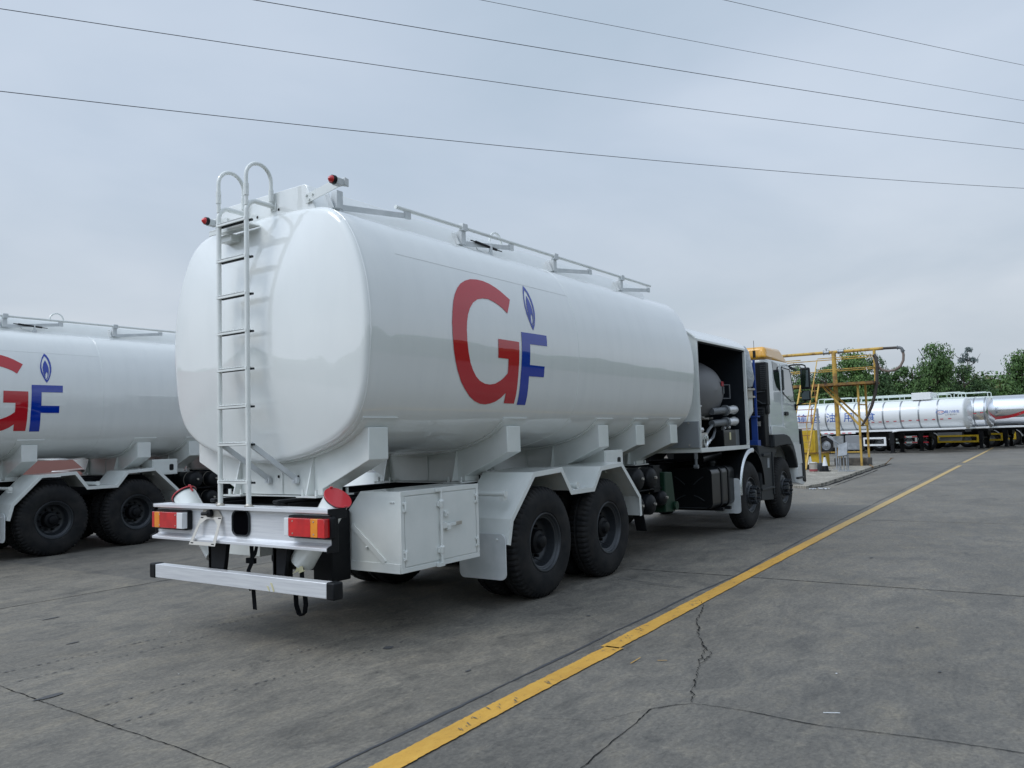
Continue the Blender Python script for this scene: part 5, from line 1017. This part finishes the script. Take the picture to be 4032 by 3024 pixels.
text_mesh('CLW', .16, 2.745, 2.325, 2.25).build('emblem_letters', 'text_red', tk1, smooth=0)
text_mesh('程力特车', .19, 3.36, 2.32, 2.25).build('maker_name', 'text_blue', tk1, smooth=0)
text_mesh('CLW 程力专汽', .095, 3.29, 2.16, 2.25).build('small_text', 'text_grey', tk1, smooth=0)
def dashes(t, s0, s1, z0_, z1_, cz, step=.42):
    s_ = s0
    while s_ < s1:
        z_ = z0_+(z1_-z0_)*(s_-s0)/(s1-s0); mb = MB(); q = [(s_, z_-.022), (s_+.17, z_-.022), (s_+.17, z_+.022), (s_, z_+.022)]
        mb.add([(a_, 1.25-side_y(b_, cz)-.013, b_) for a_, b_ in q], [(0, 1, 2, 3)]); mb.build('reflective_dash', 'text_red', t, smooth=0); s_ += step
dashes(tk1, -1.92, 3.45, 1.86, 1.94, 2.25)
mb = MB(); mb.box(-4.1, -2.02, -.02, .06, 1.22, 1.32); bl_ = mb.build('side_rail', 'trailer_white', T1)
for k in range(5): mb = MB(); mb.box(-3.9+k*.36, -3.7+k*.36, -.026, -.02, 1.245, 1.295); mb.build('reflector', 'text_red', bl_)
mb = MB(); mb.box(-2.67, -1.70, 0, .6, .22, 1.12); sb_ = mb.build('side_box', 'steel_box', T1, bev=.02)
mb = MB(); mb.box(-2.62, -1.75, -.012, 0, .27, .64); mb.build('lower_flap', 'light_steel', sb_)
T2, tk2 = trailer(52.09, 2.25, 'polished tank trailer with red reflective dashes and a pale top railing', -6.6, 3.66, 'polished', 2.31, (3.02, 3.60, 2.1, 1.1, .1), (-2.47, -3.75, -5.0), ((-4.0, 1.5), (1.9, 3.72)), (-1.44, -.2, .49, .96), 'rail_white', .95)
dashes(tk2, 2.3, 3.6, 2.17, 2.27, 2.31, .36)
text_mesh('程力特车', .19, 2.62, 2.38, 2.31).build('maker_name', 'text_blue', tk2, smooth=0)
T3, tk3 = trailer(55.49, -.73, 'polished tank trailer with a curved red stripe at the right picture edge', -6.6, 4.1, 'polished', 2.43, (), (-3.02, -4.3, -5.6), (), (-2.5, -.09, .42, .90), 'yellow_clean', .93)
st_ = [(-.5, 1.80), (.78, 1.90), (1.63, 1.98), (2.05, 2.09), (2.49, 2.24), (3.1, 2.5), (3.9, 2.95)]
mb = MB(); V_ = []
for a_, z_ in st_:
    for q in (-.085, .085): V_.append((a_, 1.25-side_y(z_+q, 2.43)-.014, z_+q))
mb.add(V_, [(2*k, 2*k+1, 2*k+3, 2*k+2) for k in range(len(st_)-1)]); mb.build('red_stripe', 'stripe_red', tk3, smooth=0)
mb = MB(); mb.box(-2.48, -1.05, .05, .7, .47, 1.15); mb.build('side_box', 'steel_box', T3, bev=.02)
T4, tk4 = trailer(58.98, -1.89, 'partly hidden tank trailer with yellow side guard, just behind the red striped one', -6.6, 3.7, 'polished', 2.30, (), (-.87, -2.3, -3.6), (), (-1.15, -.14, .43, .94), 'yellow_clean', .88)
T5, tk5 = trailer(63.4, -2.47, 'farthest tank trailer, only its black leg and yellow guard end show', -6.6, 3.0, 'polished', 2.20, (), (-.45, -1.78, -3.1), (), (-.67, -.18, .42, .94), 'yellow_clean', .85)

# ------------------------------------------------------------------ trees
def crown_mesh(seed, kind):
    rnd = random.Random(seed); mb = MB(); V_, F_ = mb.v, mb.f
    cl = []
    if kind == 'round': n = 44
    elif kind == 'tall': n = 44
    else: n = 26
    for i in range(n):
        while True:
            p = Vector((rnd.uniform(-1, 1), rnd.uniform(-1, 1), rnd.uniform(-1, 1)))
            if p.length < 1: break
        if kind == 'tall': p = Vector((p.x*(.95-.35*max(0, p.z)), p.y*(.95-.35*max(0, p.z)), p.z))
        if kind == 'pale': p = Vector((p.x*.5, p.y*.5, p.z*1.05))
        cl.append((p*.86, rnd.uniform(.16, .34) if kind != 'pale' else rnd.uniform(.08, .16)))
    per = 230 if kind != 'pale' else 80
    for c_, r_ in cl:
        for j in range(per):
            d_ = Vector((rnd.gauss(0, 1), rnd.gauss(0, 1), rnd.gauss(0, 1))).normalized()
            p = c_+Vector((d_.x*r_*1.25, d_.y*r_*1.25, d_.z*r_*.72))*rnd.uniform(.55, 1.05)
            nn_ = (d_+Vector((rnd.gauss(0, .5), rnd.gauss(0, .5), rnd.gauss(0, .5)+.4))).normalized(); a_ = nn_.orthogonal().normalized(); a_.rotate(Matrix.Rotation(rnd.uniform(0, 6.28), 3, nn_)); b_ = nn_.cross(a_); s_ = rnd.uniform(.018, .042)
            k = len(V_); V_.extend([tuple(p-a_*s_-b_*s_*.5), tuple(p+a_*s_*.2-b_*s_*.7), tuple(p+a_*s_*1.1), tuple(p-a_*s_*.1+b_*s_*.8)]); F_.append((k, k+1, k+2, k+3))
    me = bpy.data.meshes.new('crown'); me.from_pydata(V_, [], F_); me.update(); return me
CM = {(k, s_): crown_mesh(s_+100*i, k) for i, (k, ss) in enumerate((('round', (1, 2, 3)), ('tall', (1, 2)), ('pale', (1,)))) for s_ in ss}
def tree(x_, y_, top, wid, kind, var, leaf, lab, low=1.2, rot=0, nm='broadleaf_tree'):
    t = thing(nm, (x_, y_, 0), R(rot), label=lab, cat='tree', group='trees behind the tank trailers')
    me = CM[(kind, var)].copy(); me.materials.append(M[leaf]); o = bpy.data.objects.new('crown', me); col.objects.link(o); o.parent = t
    h = (top-low)/2; o.location = (0, 0, low+h); o.scale = (wid, wid, h)
    mb = MB(); rnd = random.Random(int(x_*10)); mb.tube([(0, 0, -.1), (.1, 0, low+.5), (0, .1, low+h), (.1, 0, low+h*1.7)], [.22, .17, .11, .03], 8)
    for k in range(7):
        a_ = k*2.4; z_ = low+h*(.3+.18*k); q = rnd.uniform(.45, .75)*wid; mb.tube([(0, 0, z_-.3), (q*.5*math.cos(a_), q*.5*math.sin(a_), z_+.3), (q*math.cos(a_), q*math.sin(a_), z_+h*.35)], [.09, .05, .02], 6)
    mb.build('trunk', 'bark', t); return t
TR = [
 (74.2, 12.9, 8.4, 3.0, 'round', 1, 'leaf_mid', 'green tree seen through the left half of the platform railing', .9, 0),
 (75.3, 10.9, 9.1, 2.6, 'tall', 2, 'leaf_bright', 'tree whose top rises just above the yellow overhead pipe', .9, 40),
 (76.2, 9.0, 8.4, 2.4, 'round', 2, 'leaf_dark', 'dark tree right behind the right end of the platform railing', .9, 90),
 (93.0, 10.4, 7.9, 2.4, 'round', 3, 'leaf_olive', 'olive yellow tree seen inside the loop of the hanging hose', .8, 10),
 (84.5, 7.1, 8.5, 3.2, 'round', 1, 'leaf_mid', 'broad green tree left of the tallest tree', .8, 130),
 (83.0, 4.9, 10.3, 2.3, 'tall', 1, 'leaf_mid', 'tallest leafy tree, its domed crown standing above the treeline', .8, 20),
 (86.0, 2.9, 7.7, 2.8, 'round', 2, 'leaf_dark', 'dark green tree directly right of the tallest tree', .8, 200),
 (150, 8.0, 15.9, 4.2, 'pale', 1, 'leaf_hazed', 'airy tree in haze-paled grey green far behind the treeline', 5, 0),
 (93.3, 2.5, 7.3, 3.2, 'round', 3, 'leaf_bright', 'bright green tree below the pale distant tree', .8, 70),
 (99.0, .6, 7.5, 3.0, 'round', 1, 'leaf_olive', 'small yellowish tree between the bright one and the right edge trees', .8, 250),
 (95.6, -1.6, 9.3, 2.9, 'tall', 2, 'leaf_mid', 'tall green tree near the right picture edge', .8, 160),
 (96.3, -4.2, 11.0, 3.2, 'tall', 1, 'leaf_bright', 'highest tree cut by the right picture edge', .8, 300),
 (97.0, -9.5, 10.5, 3.6, 'round', 2, 'leaf_mid', 'tree standing beyond the right picture edge', .8, 45),
 (88.0, 19.3, 9.0, 2.0, 'round', 2, 'leaf_mid', 'green tree seen just right of the cab roof', .8, 75),
 (94.0, 17.0, 7.6, 3.0, 'round', 3, 'leaf_dark', 'low dark tree behind the cab mirror', .8, 20),
 (92.0, 14.4, 8.0, 2.8, 'round', 1, 'leaf_olive', 'olive tree between cab mirror and platform ladder', .8, 320),
 (86.0, 24.0, 8.2, 3.0, 'round', 1, 'leaf_dark', 'dark tree hidden behind the truck cab', .8, 20),
 (100.0, 6.0, 7.6, 3.4, 'round', 2, 'leaf_dark', 'dark tree filling the gap behind the broad green one', .5, 111),
 (103.0, 11.5, 7.6, 3.6, 'round', 3, 'leaf_dark', 'dark tree deep behind the platform', .5, 222),
 (105.0, -1.0, 8.0, 3.6, 'round', 1, 'leaf_dark', 'dark tree deep behind the polished trailers', .5, 333),
 (81.0, 14.8, 7.6, 2.6, 'round', 3, 'leaf_dark', 'dark low tree behind the ladder handrail', .5, 14)]
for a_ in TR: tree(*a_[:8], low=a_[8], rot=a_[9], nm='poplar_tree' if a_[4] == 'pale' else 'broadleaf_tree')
# undergrowth mass below the trees
def leaf_mass(name, path, h, dep, n, seed, leaf):
    rnd = random.Random(seed); mb = MB()
    for i in range(n):
        t = rnd.random()*(len(path)-1); k = int(t); a_ = Vector(path[k]).lerp(Vector(path[k+1]), t-k)
        hh = h*(.72+.28*noise.noise(Vector((a_.x*.12, a_.y*.12, seed)))*2)
        p = Vector((a_.x+rnd.gauss(0, dep), a_.y+rnd.gauss(0, dep), hh*rnd.random()**.6)); nn_ = Vector((rnd.gauss(0, 1), rnd.gauss(0, 1), rnd.gauss(0, 1)+.5)).normalized(); a2 = nn_.orthogonal().normalized(); b2 = nn_.cross(a2); s_ = rnd.uniform(.10, .26)
        mb.add([p-a2*s_, p-b2*s_*.7, p+a2*s_, p+b2*s_*.7], [(0, 1, 2, 3)])
    o = mb.build(name, leaf, smooth=0); return o
struct(leaf_mass('far_wood', [(90, 36), (96, 18), (104, 6), (108, -8), (108, -34)], 8.2, 1.6, 26000, 3, 'leaf_mid'), 'stuff')
struct(leaf_mass('undergrowth', [(80, 34), (84, 16), (90, 4), (96, -8), (98, -30)], 5.2, 1.3, 16000, 8, 'leaf_bright'), 'stuff')

# ------------------------------------------------------------------ surroundings outside the picture, seen in the reflections
def ridge(name, pts, h, seed, mat_, amp=.35, fr=.08, thick=8):
    mb = MB(); out = []
    for (a_, b_) in zip(pts[:-1], pts[1:]):
        a_ = Vector(a_); b_ = Vector(b_); n = max(1, int((b_-a_).length/1.2)); out += [a_.lerp(b_, i/n) for i in range(n)]
    V_ = []
    for p in out:
        q = noise.fractal(Vector((p.x*fr, p.y*fr, seed)), .8, 2.2, 5); hh = h*(1+amp*q); d_ = p.normalized()*thick
        V_ += [(p.x, p.y, 0), (p.x+d_.x*.1, p.y+d_.y*.1, hh*.8), (p.x+d_.x*.4, p.y+d_.y*.4, hh), (p.x+d_.x, p.y+d_.y, 0)]
    mb.add(V_, [(i*4+k, i*4+k+1, (i+1)*4+k+1, (i+1)*4+k) for i in range(len(out)-1) for k in range(3)])
    return struct(mb.build(name, mat_, smooth=0), 'stuff')
ridge('far_tree_line', [(120, -46), (60, -40), (20, -37), (-8, -36), (-30, -30), (-45, -12), (-50, 10), (-48, 34), (-36, 60), (-10, 80), (40, 92), (90, 90)], 7.4, 5, 'leaf_dark', .28, .07)
mb = MB(); mb.box(-14, 60, 19, 27, 0, 3.6); whs = mb.build('long_shed', 'salmon'); tag(whs, 'long salmon walled shed glimpsed under the tank of the left truck', 'shed')
